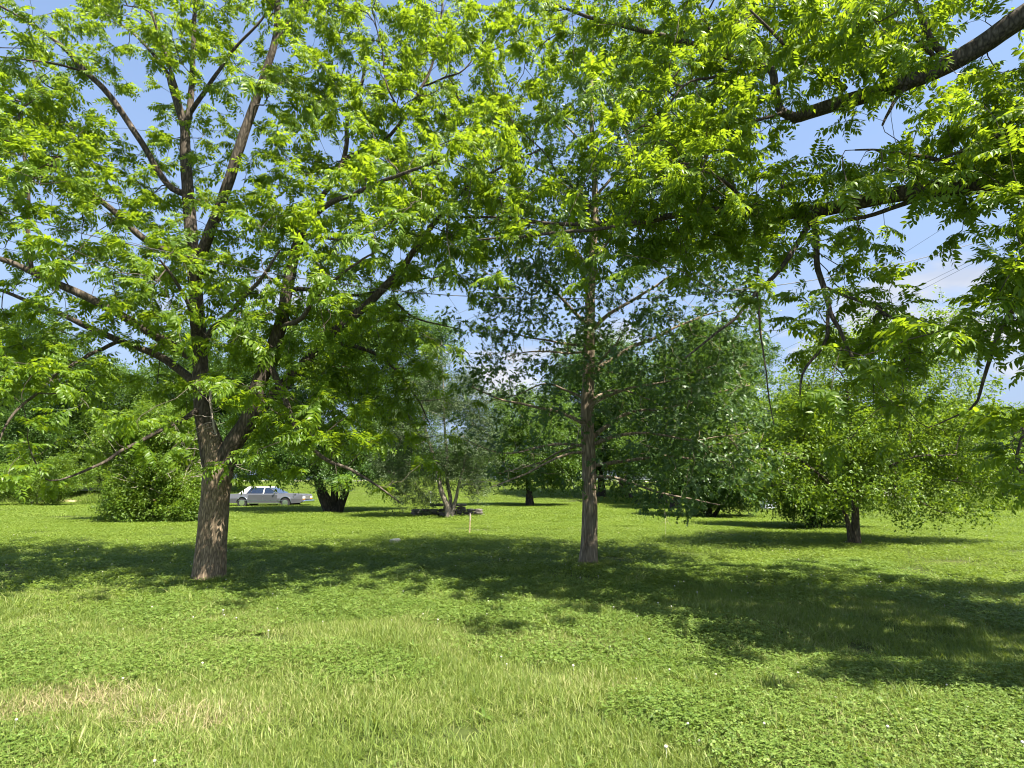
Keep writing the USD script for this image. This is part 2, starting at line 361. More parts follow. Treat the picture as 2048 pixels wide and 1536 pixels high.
# ------------------------------------------------------------------ leaves
def leaflet(L, W, fold=0.25, droop=0.25, n=3):
    """A lance-shaped leaflet along +x, folded along its midrib and drooping: 2(n+1) triangles."""
    t = np.linspace(0, 1, n + 2)
    w = W * 0.5 * np.sin(PI * np.clip(t, 0, 1) ** 0.75) ** 0.9
    mid = np.stack([t * L, 0 * t, -droop * L * t ** 2], 1)
    v = [mid[0]]
    for i in range(1, n + 1):
        v += [mid[i] + [0, w[i], fold * w[i]], mid[i], mid[i] + [0, -w[i], fold * w[i]]]
    v.append(mid[-1])
    f = [[0, 2, 1], [0, 3, 2]]
    for i in range(n - 1):
        a = 1 + 3 * i
        f += [[a, a + 1, a + 4], [a, a + 4, a + 3], [a + 1, a + 2, a + 5], [a + 1, a + 5, a + 4]]
    a = 1 + 3 * (n - 1)
    f += [[a, a + 1, a + 3], [a + 1, a + 2, a + 3]]
    return np.array(v), np.array(f)

def rot(axis, ang):
    return trimesh.transformations.rotation_matrix(ang, axis)[:3, :3]

def compound_leaf(rng, L=0.32, pairs=7, droop=0.35):
    """A pinnate leaf along +x: arching rachis with paired hanging leaflets and one at the tip."""
    t = np.linspace(0, 1, 6)
    rp = np.stack([L * t, 0.03 * L * np.sin(PI * t) * rng.normal(), -droop * L * t ** 1.8 + 0.12 * L * t], 1)
    parts = [tube(rp, np.linspace(0.0022, 0.001, 6), 3, cap=False)]
    for k in range(pairs):
        s = 0.2 + 0.76 * k / (pairs - 1)
        c = np.array([np.interp(s, t, rp[:, a]) for a in range(3)])
        size = L * 0.33 * (0.62 + 0.5 * math.sin(PI * (0.12 + 0.8 * s)))
        for sd in (-1, 1):
            v, f = leaflet(size * rng.uniform(0.88, 1.1), size * rng.uniform(0.36, 0.46), rng.uniform(0.1, 0.5), rng.uniform(0.1, 0.4), 2)
            R = rot([0, 0, 1], sd * rng.uniform(0.95, 1.3)) @ rot([0, 1, 0], rng.uniform(0.1, 0.75)) @ rot([1, 0, 0], rng.normal(0, 0.25))
            parts.append((v @ R.T + c, f))
    v, f = leaflet(L * 0.27, L * 0.095, 0.2, 0.4, 2)
    parts.append((v @ rot([0, 1, 0], 0.5).T + rp[-1], f))
    return merge(parts)

def walnut_sprays(n, seed):
    """Leafy shoots: (leaf meshes with placements, merged mesh)."""
    rng, out = np.random.default_rng(seed), []
    for _ in range(n):
        leaves, L = [], rng.uniform(0.12, 0.24)
        tw = np.stack([np.linspace(0, L, 5), np.zeros(5), 0.06 * np.linspace(0, 1, 5) ** 2], 1)
        k = rng.integers(5, 8)
        for i in range(k):
            s = (i + 0.6) / k
            phi = i * 2.4 + rng.normal(0, 0.3)
            ll = compound_leaf(rng, rng.uniform(0.22, 0.34) * (1.0 if i < k - 2 else 0.75), rng.integers(5, 8), rng.uniform(0.25, 0.6))
            # leaves spread sideways, keeping their upper side to the sky
            yaw = math.sin(phi) * rng.uniform(0.6, 1.35) + rng.normal(0, 0.15)
            el = 0.35 * math.cos(phi) + rng.normal(0.05, 0.15)
            R = rot([0, 0, 1], yaw) @ rot([0, 1, 0], -el) @ rot([1, 0, 0], rng.normal(0, 0.3))
            leaves.append((ll[0] @ R.T + [L * s, 0, 0.06 * s * s], ll[1]))
        out.append((leaves, merge(leaves + [tube(tw, np.linspace(0.005, 0.003, 5), 4)])))
    return out

def lobed_leaf(L, rng):
    """A pin oak leaf: deep pointed lobes, 8 triangles, along +x."""
    t = [0, .22, .34, .48, .62, .78, 1.0]
    w = [0, .30, .08, .38, .07, .24, 0]
    up, dn, mid = [], [], []
    for a, b in zip(t, w):
        mid.append([a * L, 0, -0.15 * L * a * a]); up.append([(a + 0.06) * L if b > .2 else a * L, b * L, -0.15 * L * a * a + 0.2 * b * L]); dn.append([up[-1][0], -b * L, up[-1][2]])
    v = np.array([mid[0], up[1], mid[2], dn[1], up[3], mid[4], dn[3], up[5], dn[5], mid[6], up[2], dn[2], up[4], dn[4]])
    f = np.array([[0, 10, 1], [0, 2, 10], [0, 3, 11], [0, 11, 2], [10, 12, 4], [10, 2, 12], [2, 5, 12], [11, 6, 13], [2, 11, 13], [2, 13, 5], [12, 9, 7], [5, 9, 12], [13, 8, 9], [5, 13, 9]])
    return v, f

def small_sprays(n, seed, make, count=(14, 20), L=0.42, side=0.16, leafsize=(0.07, 0.11)):
    rng, out = np.random.default_rng(seed), []
    for _ in range(n):
        parts = [tube(np.stack([np.linspace(0, L, 4), np.zeros(4), np.zeros(4)], 1), np.linspace(0.004, 0.002, 4), 3)]
        for i in range(rng.integers(*count)):
            s = rng.uniform(0.1, 1.0)
            c = np.array([s * L, rng.normal(0, side * 0.6), rng.normal(0, side * 0.45)])
            v, f = make(rng.uniform(*leafsize), rng)
            R = rot([0, 0, 1], rng.uniform(-1.9, 1.9)) @ rot([0, 1, 0], rng.normal(0.25, 0.45)) @ rot([1, 0, 0], rng.normal(0, 0.5))
            parts.append((v @ R.T + c, f))
        out.append(merge(parts))
    return out

def ovate(L, rng):
    return leaflet(L, L * rng.uniform(0.45, 0.6), rng.uniform(0.1, 0.4), rng.uniform(0.1, 0.4), 1)

WALNUT = walnut_sprays(7, 11)
OAK = small_sprays(6, 21, lobed_leaf, (15, 22), 0.40, 0.20, (0.09, 0.13))
BUSH = small_sprays(6, 31, ovate, (18, 26), 0.45, 0.18, (0.07, 0.11))
FINE = small_sprays(5, 41, ovate, (34, 46), 0.5, 0.22, (0.035, 0.06))
FAR = small_sprays(6, 51, ovate, (22, 30), 0.7, 0.34, (0.13, 0.20))

# ------------------------------------------------------------------ tree skeletons
class Skeleton:
    def __init__(self, seed):
        self.rng = np.random.default_rng(seed)
        self.pos, self.dir, self.par, self.load, self.key = [], [], [], [], []
        self.keys, self.paths = [], []
    def limb(self, pts, name='branch', step=0.12, wob=0.012):
        """pts: rows of world x y z radius."""
        c = catmull(pts, step)
        n = len(c)
        w = (meshkit.fbm(np.stack([np.arange(n) * 0.23, np.full(n, len(self.keys) * 7.3), np.zeros(n)], 1), 2, 4)[:, None] - 0.5)
        w2 = (meshkit.fbm(np.stack([np.arange(n) * 0.23, np.full(n, len(self.keys) * 3.1 + 50), np.zeros(n)], 1), 2, 8)[:, None] - 0.5)
        env = np.sin(PI * np.linspace(0, 1, n))[:, None] ** 0.5
        c[:, :3] += env * wob * 6 * np.hstack([w, w2, -w])
        r = np.maximum(c[:, 3], 0.006)
        self.keys.append((name, c[:, :3], r))
        d = np.gradient(c[:, :3], axis=0); d /= np.linalg.norm(d, axis=1, keepdims=True) + 1e-9
        start = len(self.pos)
        for i in range(n):
            self.pos.append(c[i, :3]); self.dir.append(d[i]); self.par.append(start + i - 1 if i else -1); self.load.append(0.0); self.key.append(r[i])
    def grow(self, A, step=0.2, sag=0.12, batch=40, skip=0.0):
        """Joins attractors A (n x 3) to the nearest suitable node by curved shoots. Returns end directions."""
        A = np.asarray(A, float)
        d0 = cKDTree(np.array(self.pos)).query(A)[0]
        order = np.argsort(d0 + self.rng.normal(0, 0.08, len(A)))
        ends = np.zeros_like(A)
        for s in range(0, len(order), batch):
            pos, dr = np.array(self.pos), np.array(self.dir)
            tree = cKDTree(pos)
            ids = order[s:s + batch]
            k = min(10, len(pos))
            dd, nn = tree.query(A[ids], k=k)
            for a, ds, ns in zip(ids, dd, nn):
                v = A[a] - pos[ns]
                cosang = (v * dr[ns]).sum(1) / (np.linalg.norm(v, axis=1) + 1e-9)
                thick = np.array([self.key[q] for q in ns])
                cost = ds * (1.35 - 0.45 * cosang) 
                b = ns[np.argmin(cost)]
                p0, p1, L = pos[b], A[a], np.linalg.norm(A[a] - pos[b])
                m = max(2, int(L / step) + 1)
                t = np.linspace(0, 1, m + 1)[:, None]
                ctrl = p0 + dr[b] * L * 0.38 + self.rng.normal(0, 0.07 * L, 3) + [0, 0, sag * L]
                q = (1 - t) ** 2 * p0 + 2 * t * (1 - t) * ctrl + t ** 2 * p1
                q[1:-1] += self.rng.normal(0, 0.018 * min(L, 1.2), (m - 1, 3))
                idx = [b]
                dq = np.gradient(q, axis=0); dq /= np.linalg.norm(dq, axis=1, keepdims=True) + 1e-9
                for i in range(1, m + 1):
                    idx.append(len(self.pos))
                    self.pos.append(q[i]); self.dir.append(dq[i]); self.par.append(idx[-2]); self.load.append(0.0); self.key.append(0.0)
                self.paths.append(idx)
                ends[a] = dq[-1]
                j = idx[-1]
                while j >= 0:
                    self.load[j] += 1.0
                    j = self.par[j]
        return ends
    def twig_mesh(self, r0=0.0035, power=0.46, sides=4):
        pos, load, key = np.array(self.pos), np.array(self.load), np.array(self.key)
        parts = []
        for idx in self.paths:
            r = r0 * np.maximum(load[idx], 1) ** power
            if key[idx[0]] > 0:
                r = np.minimum(r, key[idx[0]] * 0.85); r[0] = min(r[1], key[idx[0]] * 0.8)
            else:
                r[0] = r[1]
            parts.append(tube(pos[idx], r, sides if r[0] < 0.02 else 7))
        return merge(parts)

def put_key_limbs(sk, prim, base, mats, ridge=0.10, sides=14):
    for i, (name, p, r) in enumerate(sk.keys):
        n = 26 if name == 'trunk' else sides if r[0] > 0.03 else 8
        m = tube(p, r, n, ridge, 7 + i)
        obj(name, m, mats[0] if name == 'trunk' else mats[1], prim, smooth=True, origin=base)

def leafy(prim, base, protos, mat, pos, dirs, rng, scale=(0.85, 1.2), droop=0.25, name='crown', proto_name='leaf_spray', upness=1.0):
    n = len(pos)
    d = dirs + rng.normal(0, 0.35, (n, 3)); d[:, 2] -= droop
    up = np.repeat([[0, 0, 1.0]], n, 0) * upness + rng.normal(0, 0.25, (n, 3))
    R = frames(d, up, rng.normal(0, 0.3, n))
    sc = rng.uniform(*scale, n)
    idx = rng.integers(0, len(protos), n)
    ins = instancer(f'{prim.GetPath()}/{name}', [(proto_name, p) for p in protos], mat, pos - np.asarray(base), R, sc, idx)
    tag(ins, kind='stuff')
    return R, sc, idx

def grid_points(grid, x0, y0, cell, factor, sk, rng, spread, skip_prob=0.0, lo=None):
    """Points from a table of foliage density; each takes its distance from the limbs near it."""
    kp, kd = [], []
    for name, p, r in sk.keys:
        if name == 'trunk':
            continue
        uv, fw = to_px(p)
        kp.append(uv); kd.append(p[:, 1])
    kp, kd = np.vstack(kp), np.concatenate(kd)
    tree = cKDTree(kp)
    out = []
    for r, row in enumerate(grid):
        for c, ch in enumerate(row):
            lam = 9 * (int(ch) / 9) ** 1.4 * factor
            for _ in range(rng.poisson(lam) if lam else 0):
                u, v = x0 + (c + rng.random()) * cell, y0 + (r + rng.random()) * cell
                dd, nn = tree.query([u, v], k=12)
                j = nn[rng.integers(0, 12)]
                Y = kd[j] + rng.normal(0, spread) + rng.normal(0, 0.002) * dd[0]
                if lo is not None:
                    Y = max(Y, lo)
                p = P(u, v, Y)
                if p[2] > H(p[0], p[1]) + 0.3:
                    out.append(p)
    return np.array(out)

def L_(rows):
    """Limb rows (px, py, distance, radius) to world."""
    return np.array([np.append(P(a, b, d), r) for a, b, d, r in rows])

def big_leaves(prim, base, sprays, pos, R, sc, idx, limit=300):
    """The sprays nearest to the camera, each compound leaf a mesh of its own. Returns which sprays were taken."""
    uv, fw = to_px(pos)
    inside = (uv[:, 0] > 0) & (uv[:, 0] < 2048) & (uv[:, 1] > 0) & (fw > 0)
    order = [i for i in np.argsort(fw) if inside[i]]
    taken, n = [], 0
    for i in order:
        leaves = sprays[idx[i]][0]
        if n + len(leaves) > limit:
            break
        taken.append(i); n += len(leaves)
    return taken

def walnut(sk, prim, base, A, extra, rng, mats, leafmat, scale=(0.75, 1.15)):
    ends = sk.grow(A, 0.18)
    put_key_limbs(sk, prim, base, mats)
    obj('twigs', sk.twig_mesh(), M['limb_bark'], prim, origin=base)
    tag(stage.GetPrimAtPath(str(prim.GetPath()) + '/twigs'), kind='stuff')
    pos, dirs = [A], [ends]
    P_ = np.array(sk.pos)
    for idx in sk.paths:                                   # side shoots along the outer half of each twig
        for j in idx[len(idx) // 2:-1]:
            if rng.random() < extra:
                s = rng.normal(0, 1, 3); s[2] *= 0.5
                pos.append(P_[j][None]); dirs.append((sk.dir[j] * 0.6 + s)[None])
    pos, dirs = np.vstack(pos), np.vstack(dirs)
    n = len(pos)
    d = dirs / (np.linalg.norm(dirs, axis=1, keepdims=True) + 1e-9) + rng.normal(0, 0.3, (n, 3)); d[:, 2] = d[:, 2] * 0.6 - 0.1
    R = frames(d, np.repeat([[0, 0, 1.0]], n, 0) + rng.normal(0, 0.2, (n, 3)), rng.normal(0, 0.25, n))
    sc, idx = rng.uniform(*scale, n), rng.integers(0, len(WALNUT), n)
    taken = big_leaves(prim, base, WALNUT, pos, R, sc, idx)
    for i in taken:
        for v, f in WALNUT[idx[i]][0]:
            shade_seed(obj('compound_leaf', ((v * sc[i]) @ R[i].T + pos[i], f), leafmat, prim, origin=base), f, len(v), int(i))
    keep = np.setdiff1d(np.arange(n), taken)
    tag(instancer(f'{prim.GetPath()}/crown', [('leaf_spray', p[1]) for p in WALNUT], leafmat, pos[keep] - base, R[keep], sc[keep], idx[keep]), kind='stuff')
    return n

# ------------------------------------------------------------------ left walnut
baseA = ground_at(417, 1163)
dA = baseA[1]
prA = thing('walnut_tree', 'large walnut tree with forked rough trunk in left foreground', 'tree', baseA)
skA = Skeleton(101)
sk = skA
sk.limb(L_([(417, 1178, dA, .34), (418, 1150, dA, .265), (424, 1080, dA, .235), (430, 1000, dA, .225), (436, 945, dA, .24), (430, 905, dA, .18), (412, 850, dA, .150)]), 'trunk', 0.07, 0.0)
sk.limb(L_([(424, 930, dA, .15), (410, 850, dA, .150), (403, 770, dA, .135), (397, 655, dA + .1, .125), (384, 500, dA + .2, .115), (376, 390, dA + .3, .105), (371, 310, dA + .3, .095), (370, 258, dA + .3, .085)]), wob=0.006)
sk.limb(L_([(370, 262, dA + .3, .07), (352, 205, dA + .3, .055), (340, 164, dA + .4, .045), (322, 128, dA + .5, .035), (270, 70, dA + .7, .025), (200, 20, dA + .8, .015)]))
sk.limb(L_([(368, 240, dA + .3, .045), (345, 150, dA + .1, .035), (330, 100, dA, .028), (300, 20, dA - .2, .02), (280, -60, dA - .3, .015)]))
sk.limb(L_([(371, 258, dA + .3, .07), (382, 210, dA + .3, .06), (385, 150, dA + .4, .052), (386, 85, dA + .5, .045), (392, 0, dA + .5, .035), (400, -120, dA + .6, .02)]))
sk.limb(L_([(380, 226, dA + .3, .045), (412, 180, dA, .038), (434, 148, dA - .1, .032), (480, 90, dA - .3, .025), (525, 40, dA - .4, .02), (560, -20, dA - .5, .012)]))
sk.limb(L_([(388, 575, dA + .1, .10), (405, 505, dA - .1, .095), (443, 403, dA - .3, .09), (478, 300, dA - .4, .085), (516, 191, dA - .5, .072), (550, 78, dA - .6, .058), (554, 0, dA - .6, .05), (556, -140, dA - .6, .03)]), wob=0.006)
sk.limb(L_([(549, 85, dA - .6, .045), (580, 42, dA - .6, .038), (612, 0, dA - .6, .032), (660, -70, dA - .6, .02)]))
sk.limb(L_([(436, 955, dA, .19), (462, 895, dA - .05, .165), (500, 835, dA - .1, .15), (524, 750, dA - .1, .13), (560, 655, dA - .1, .112), (579, 551, dA - .1, .098), (600, 469, dA - .2, .085)]), wob=0.006)
sk.limb(L_([(600, 472, dA - .2, .07), (618, 440, dA - .4, .055), (665, 405, dA - .9, .045), (730, 380, dA - 1.4, .036), (800, 350, dA - 1.8, .028), (880, 320, dA - 2.1, .018)]))
sk.limb(L_([(604, 470, dA - .2, .045), (630, 471, dA - .6, .032), (660, 480, dA - 1.0, .022), (720, 470, dA - 1.4, .016), (790, 440, dA - 1.9, .012)]))
sk.limb(L_([(600, 470, dA - .2, .06), (640, 400, dA - .1, .05), (688, 318, dA, .044), (698, 235, dA + .2, .036), (730, 140, dA + .3, .03), (716, 50, dA + .4, .022), (708, -60, dA + .5, .014)]))
sk.limb(L_([(688, 318, dA, .04), (770, 280, dA + .2, .034), (846, 172, dA + .3, .028), (868, 110, dA + .3, .022), (886, 10, dA + .4, .014)]))
sk.limb(L_([(846, 172, dA + .3, .02), (890, 158, dA + .1, .018), (932, 138, dA, .014), (972, 78, dA, .01)]))
sk.limb(L_([(760, 285, dA + .2, .02), (800, 240, dA - .4, .018), (775, 175, dA - .6, .015), (765, 110, dA - .6, .012), (745, 20, dA - .7, .008)]))
sk.limb(L_([(505, 830, dA - .1, .12), (570, 765, dA + .2, .10), (640, 692, dA + .4, .09), (700, 640, dA + .4, .082), (770, 572, dA + .3, .07), (830, 505, dA, .055), (872, 440, dA - .4, .042), (925, 385, dA - .8, .03), (1000, 335, dA - 1.1, .02), (1080, 300, dA - 1.2, .012)]))
sk.limb(L_([(640, 690, dA + .4, .05), (700, 690, dA + .9, .04), (770, 720, dA + 1.3, .028), (830, 790, dA + 1.5, .018), (860, 850, dA + 1.6, .01)]))
sk.limb(L_([(582, 580, dA - .1, .045), (620, 578, dA + .4, .036), (690, 590, dA + .8, .028), (760, 580, dA + 1.1, .022), (830, 560, dA + 1.3, .015), (900, 550, dA + 1.4, .008)]))
sk.limb(L_([(786, 600, dA + .5, .02), (830, 636, dA + .2, .016), (880, 650, dA + .1, .012), (916, 657, dA, .007)]))
sk.limb(L_([(375, 390, dA + .3, .06), (345, 378, dA + .2, .055), (318, 345, dA + .1, .055), (288, 292, dA, .055), (219, 191, dA - .2, .052), (171, 143, dA - .3, .046), (120, 89, dA - .4, .036), (40, 35, dA - .6, .024), (-60, -20, dA - .8, .015)]))
sk.limb(L_([(171, 143, dA - .3, .025), (120, 130, dA - .7, .02), (60, 120, dA - 1.1, .014), (-20, 110, dA - 1.4, .01)]))
sk.limb(L_([(385, 510, dA + .2, .075), (345, 505, dA + .1, .07), (285, 475, dA - .1, .06), (219, 415, dA - .3, .05), (150, 365, dA - .5, .042), (80, 318, dA - .8, .03), (0, 275, dA - 1.1, .02), (-80, 240, dA - 1.4, .012)]))
sk.limb(L_([(396, 720, dA, .085), (340, 690, dA - .1, .08), (260, 640, dA - .4, .072), (180, 598, dA - .6, .066), (112, 566, dA - .8, .06), (62, 543, dA - .9, .052), (18, 524, dA - 1.0, .044), (-60, 500, dA - 1.2, .03)]))
sk.limb(L_([(64, 545, dA - .9, .034), (56, 480, dA - 1.0, .03), (54, 400, dA - 1.1, .026), (45, 310, dA - 1.2, .022), (38, 230, dA - 1.3, .014)]))
sk.limb(L_([(398, 770, dA, .075), (320, 712, dA + .2, .066), (236, 680, dA + .3, .058), (150, 642, dA + .3, .05), (81, 613, dA + .3, .04), (0, 580, dA + .2, .028), (-70, 560, dA + .1, .018)]))
sk.limb(L_([(405, 815, dA, .05), (360, 838, dA - .5, .04), (308, 868, dA - .9, .032), (245, 902, dA - 1.2, .026), (185, 936, dA - 1.5, .02), (120, 960, dA - 1.8, .012)]))
sk.limb(L_([(240, 680, dA + .3, .035), (160, 720, dA - .6, .03), (90, 770, dA - 1.2, .024), (30, 830, dA - 1.6, .018), (-10, 900, dA - 1.8, .012)]))
sk.limb(L_([(540, 730, dA - .1, .06), (572, 800, dA - .7, .046), (600, 868, dA - 1.0, .036), (655, 922, dA - 1.2, .028), (703, 940, dA - 1.3, .022), (757, 973, dA - 1.4, .015), (800, 1005, dA - 1.4, .008)]))
sk.limb(L_([(404, 700, dA, .06), (425, 660, dA - .3, .05), (478, 612, dA - .7, .04), (520, 560, dA - 1.0, .028), (560, 500, dA - 1.3, .016)]))
sk.limb(L_([(400, 690, dA, .04), (380, 620, dA - .7, .032), (350, 560, dA - 1.2, .024), (320, 520, dA - 1.5, .014)]))
sk.limb(L_([(560, 655, dA - .1, .05), (600, 640, dA - 1.0, .04), (640, 590, dA - 1.6, .03), (690, 540, dA - 2.1, .02), (760, 500, dA - 2.4, .012)]))
GA = ["4466888655888865", "5645887556899965", "8853566467898856", "9973146258888878", "8895366346688998", "7888846488999998", "6688846699999999", "4465798688889974",
      "4443898787479852", "6456898888766310", "8863687888888620", "8886676788887410", "4343454589886410", "2222231288875300", "2211110134432200", "2200000000001000"]
rngA = np.random.default_rng(5)
A = grid_points(GA, 0, 0, 64, 1.15, skA, rngA, 0.75)
up = np.stack([rngA.normal(-4.6, 2.6, 260), rngA.normal(dA - .3, 1.5, 260), rngA.uniform(9.3, 12.0, 260)], 1)      # the top of the crown, above the picture
lf = np.stack([rngA.uniform(-11.5, -7.6, 110), rngA.normal(dA - 1.0, 1.3, 110), rngA.uniform(3.0, 9.0, 110)], 1)   # and the part left of it
lf = lf[to_px(lf)[0][:, 0] < 20]; up = up[to_px(up)[0][:, 1] < 20]
nA = walnut(skA, prA, baseA, np.vstack([A, up, lf]), 0.14, rngA, (M['walnut_bark'], M['limb_bark']), M['walnut_leaf'])
# the pale dead stub hanging on the trunk, with curled twigs
rd = np.random.default_rng(77)
parts = [tube(L_([(424, 772, dA - .25, .02), (420, 800, dA - .28, .022), (424, 830, dA - .3, .016), (429, 858, dA - .3, .018), (434, 872, dA - .3, .005)])[:, :3], [.018, .022, .016, .018, .004], 8, 0.2)]
for k in range(12):
    s = P(424 + rd.normal(0, 3), rd.uniform(775, 865), dA - .28)
    dv = np.array([rd.normal(0, 1), -abs(rd.normal(0, .5)), rd.normal(0, .5)]); dv /= np.linalg.norm(dv)
    l = rd.uniform(0.12, 0.42)
    q = s + np.outer(np.linspace(0, l, 7), dv) + np.outer(np.linspace(0, 1, 7) ** 2, [0, 0, rd.uniform(-.2, .12)]) + rd.normal(0, .006, (7, 3))
    parts.append(tube(q, np.linspace(.006, .002, 7), 4))
tag(obj('dead_branch', merge(parts), M['dead_twig'], prA, smooth=True, origin=baseA), 'pale broken dead branch hanging on the trunk')

# ------------------------------------------------------------------ oak in the middle
baseB = ground_at(1178, 1130)
dB = baseB[1]
prB = thing('oak_tree', 'slender straight oak with level bare lower twigs in picture centre', 'tree', baseB)
sk = skB = Skeleton(202)
sk.limb(L_([(1176, 1142, dB, .24), (1177, 1118, dB, .185), (1179, 1060, dB, .158), (1179, 980, dB, .145), (1176, 880, dB, .132), (1175, 800, dB, .125), (1179, 700, dB, .112), (1180, 600, dB, .10), (1186, 500, dB, .085), (1190, 400, dB, .07), (1186, 300, dB, .055), (1182, 200, dB, .04), (1186, 100, dB, .028), (1190, 10, dB, .015)]), 'trunk', 0.07, 0.004)
def bb(rows, y0=0.0, y1=0.0, r=.035):
    n = len(rows)
    sk.limb(L_([(a, b, dB + y0 + (y1 - y0) * i / (n - 1), max(.006, r * (1 - .8 * i / (n - 1)))) for i, (a, b) in enumerate(rows)]), wob=0.012)
bb([(1180, 655), (1150, 625), (1113, 585), (1088, 560), (1040, 530)], 0, -.6, .045)
bb([(1178, 690), (1140, 688), (1103, 683), (1020, 665), (960, 655)], 0, .7)
bb([(1176, 705), (1130, 706), (1050, 706), (990, 720)], 0, -1.0, .026)
bb([(1175, 850), (1164, 845), (1117, 825), (1060, 812), (1001, 798), (940, 772)], 0, -.8, .05)
bb([(1175, 800), (1130, 780), (1090, 768), (1040, 790), (980, 800)], 0, 1.2, .03)
bb([(1174, 892), (1117, 888), (1062, 900), (1000, 905), (930, 880)], 0, -.2, .032)
bb([(1174, 905), (1137, 907), (1069, 937), (1011, 961), (980, 975)], 0, -1.2, .032)
bb([(1174, 885), (1120, 905), (1070, 930), (1000, 945)], 0, 1.4, .03)
bb([(1184, 660), (1218, 629), (1272, 598), (1330, 560), (1400, 520)], 0, -.6, .05)
bb([(1180, 752), (1212, 727), (1272, 693), (1323, 668), (1380, 640), (1450, 620)], 0, .3, .06)
bb([(1180, 830), (1188, 805), (1225, 788), (1259, 775), (1330, 765), (1400, 740)], 0, -1.2, .045)
bb([(1180, 880), (1228, 842), (1269, 822), (1340, 815), (1420, 790), (1500, 770)], 0, .9, .05)
bb([(1180, 890), (1240, 872), (1300, 868), (1380, 880), (1470, 870)], 0, -.7, .04)
bb([(1180, 932), (1272, 917), (1340, 913), (1420, 920), (1490, 930)], 0, .5, .04)
bb([(1182, 950), (1240, 958), (1320, 985), (1400, 1003), (1440, 1010)], 0, -1.3, .035)
bb([(1182, 550), (1150, 500), (1100, 460), (1040, 440)], 0, .6, .04)
bb([(1184, 520), (1230, 470), (1290, 440), (1370, 430)], 0, .7, .04)
bb([(1186, 430), (1140, 380), (1080, 340), (1010, 330)], 0, -.5, .035)
bb([(1188, 400), (1240, 340), (1310, 310), (1400, 300)], 0, -.4, .035)
bb([(1186, 310), (1130, 250), (1070, 200)], 0, .5, .03)
bb([(1184, 280), (1240, 220), (1310, 180), (1380, 150)], 0, .5, .03)
bb([(1184, 200), (1140, 150), (1090, 90)], 0, -.4, .022)
bb([(1184, 180), (1230, 120), (1280, 60)], 0, -.3, .022)
bb([(1180, 620), (1175, 590), (1160, 540), (1140, 490)], 0, -1.6, .03)
bb([(1180, 740), (1200, 720), (1230, 690), (1260, 640)], 0, -1.9, .03)
bb([(1180, 800), (1230, 780), (1300, 800), (1350, 840)], 0, 2.2, .03)
GB = ["0012332100", "0023455420", "0034566630", "0135566640", "0135566641", "0245556652", "1345566652", "1456655663", "2665335664", "2654435664", "2455456764", "2443567775", "2332456775", "2322367775", "1232356664", "0000023321"]
rngB = np.random.default_rng(6)
Bp = grid_points(GB, 896, 0, 64, 2.1, skB, rngB, 0.8)
endB = sk.grow(Bp, 0.22, 0.02)
put_key_limbs(skB, prB, baseB, (M['oak_bark'], M['oak_bark']), 0.08, 10)
tag(obj('twigs', sk.twig_mesh(0.003, 0.42), M['oak_bark'], prB, origin=baseB), kind='stuff')
PB, pos, dirs = np.array(sk.pos), [Bp], [endB]
for idx in sk.paths:
    for j in idx[1:-1]:
        if rngB.random() < 0.42:
            pos.append(PB[j][None]); dirs.append((np.array(sk.dir[j]) * 0.5 + rngB.normal(0, 1, 3) * [1, 1, .5])[None])
pos, dirs = np.vstack(pos), np.vstack(dirs)
leafy(prB, baseB, OAK, M['oak_leaf'], pos, dirs, rngB, (0.8, 1.2), 0.15)
nB = len(pos)
# bare pale twigs low on the trunk
parts = []
for k in range(90):
    i = rd.integers(0, len(sk.keys) - 1) + 1
    name, p, r = sk.keys[i]
    if i not in range(2, 12) and rd.random() < 0.6:
        continue
    j = rd.integers(2, len(p))
    dv = rd.normal(0, 1, 3) * [1, 1, .6]; dv /= np.linalg.norm(dv)
    l = rd.uniform(0.25, 0.9)
    t = np.linspace(0, 1, 9)
    q = p[j] + np.outer(t * l, dv) + np.outer(np.sin(t * 3) * .1 * l, rd.normal(0, 1, 3)) + rd.normal(0, .008, (9, 3))
    parts.append(tube(q, np.linspace(.0055, .002, 9), 4))
    for _ in range(3):
        m = rd.integers(2, 8)
        e = dv + rd.normal(0, .7, 3)
        parts.append(tube(q[m] + np.outer(np.linspace(0, l * .35, 5), e) + rd.normal(0, .005, (5, 3)), np.linspace(.0035, .0015, 5), 3))
tag(obj('bare_twigs', merge(parts), M['dead_twig'], prB, origin=baseB), 'pale bare dead twigs on the lower branches', kind='stuff')

# ------------------------------------------------------------------ right walnut, its trunk out of the picture
baseC = np.array([9.4, 5.6, float(H(9.4, 5.6))])
prC = thing('walnut_tree', 'walnut tree outside the right edge whose two dark limbs reach across the sky', 'tree', baseC)
sk = skC = Skeleton(303)
def W(rows):
    return np.array(rows, float)
sk.limb(W([(9.4, 5.6, -.1, .55), (9.38, 5.6, .35, .42), (9.3, 5.65, 1.5, .37), (9.15, 5.7, 2.8, .34), (9.0, 5.75, 3.6, .3)]), 'trunk', 0.09, 0.0)
e1, e2 = P(2048, 32, 6.6), P(2048, 364, 6.9)
sk.limb(np.vstack([W([(9.05, 5.72, 3.3, .24), (8.5, 5.85, 6.2, .19), (7.2, 6.25, 7.7, .155)]), L_([(2048, 32, 6.6, .135), (1960, 92, 6.9, .125), (1850, 150, 7.2, .115), (1750, 186, 7.5, .105), (1660, 212, 7.8, .095), (1600, 232, 8.0, .088), (1584, 238, 8.05, .07)])]), wob=0.004)
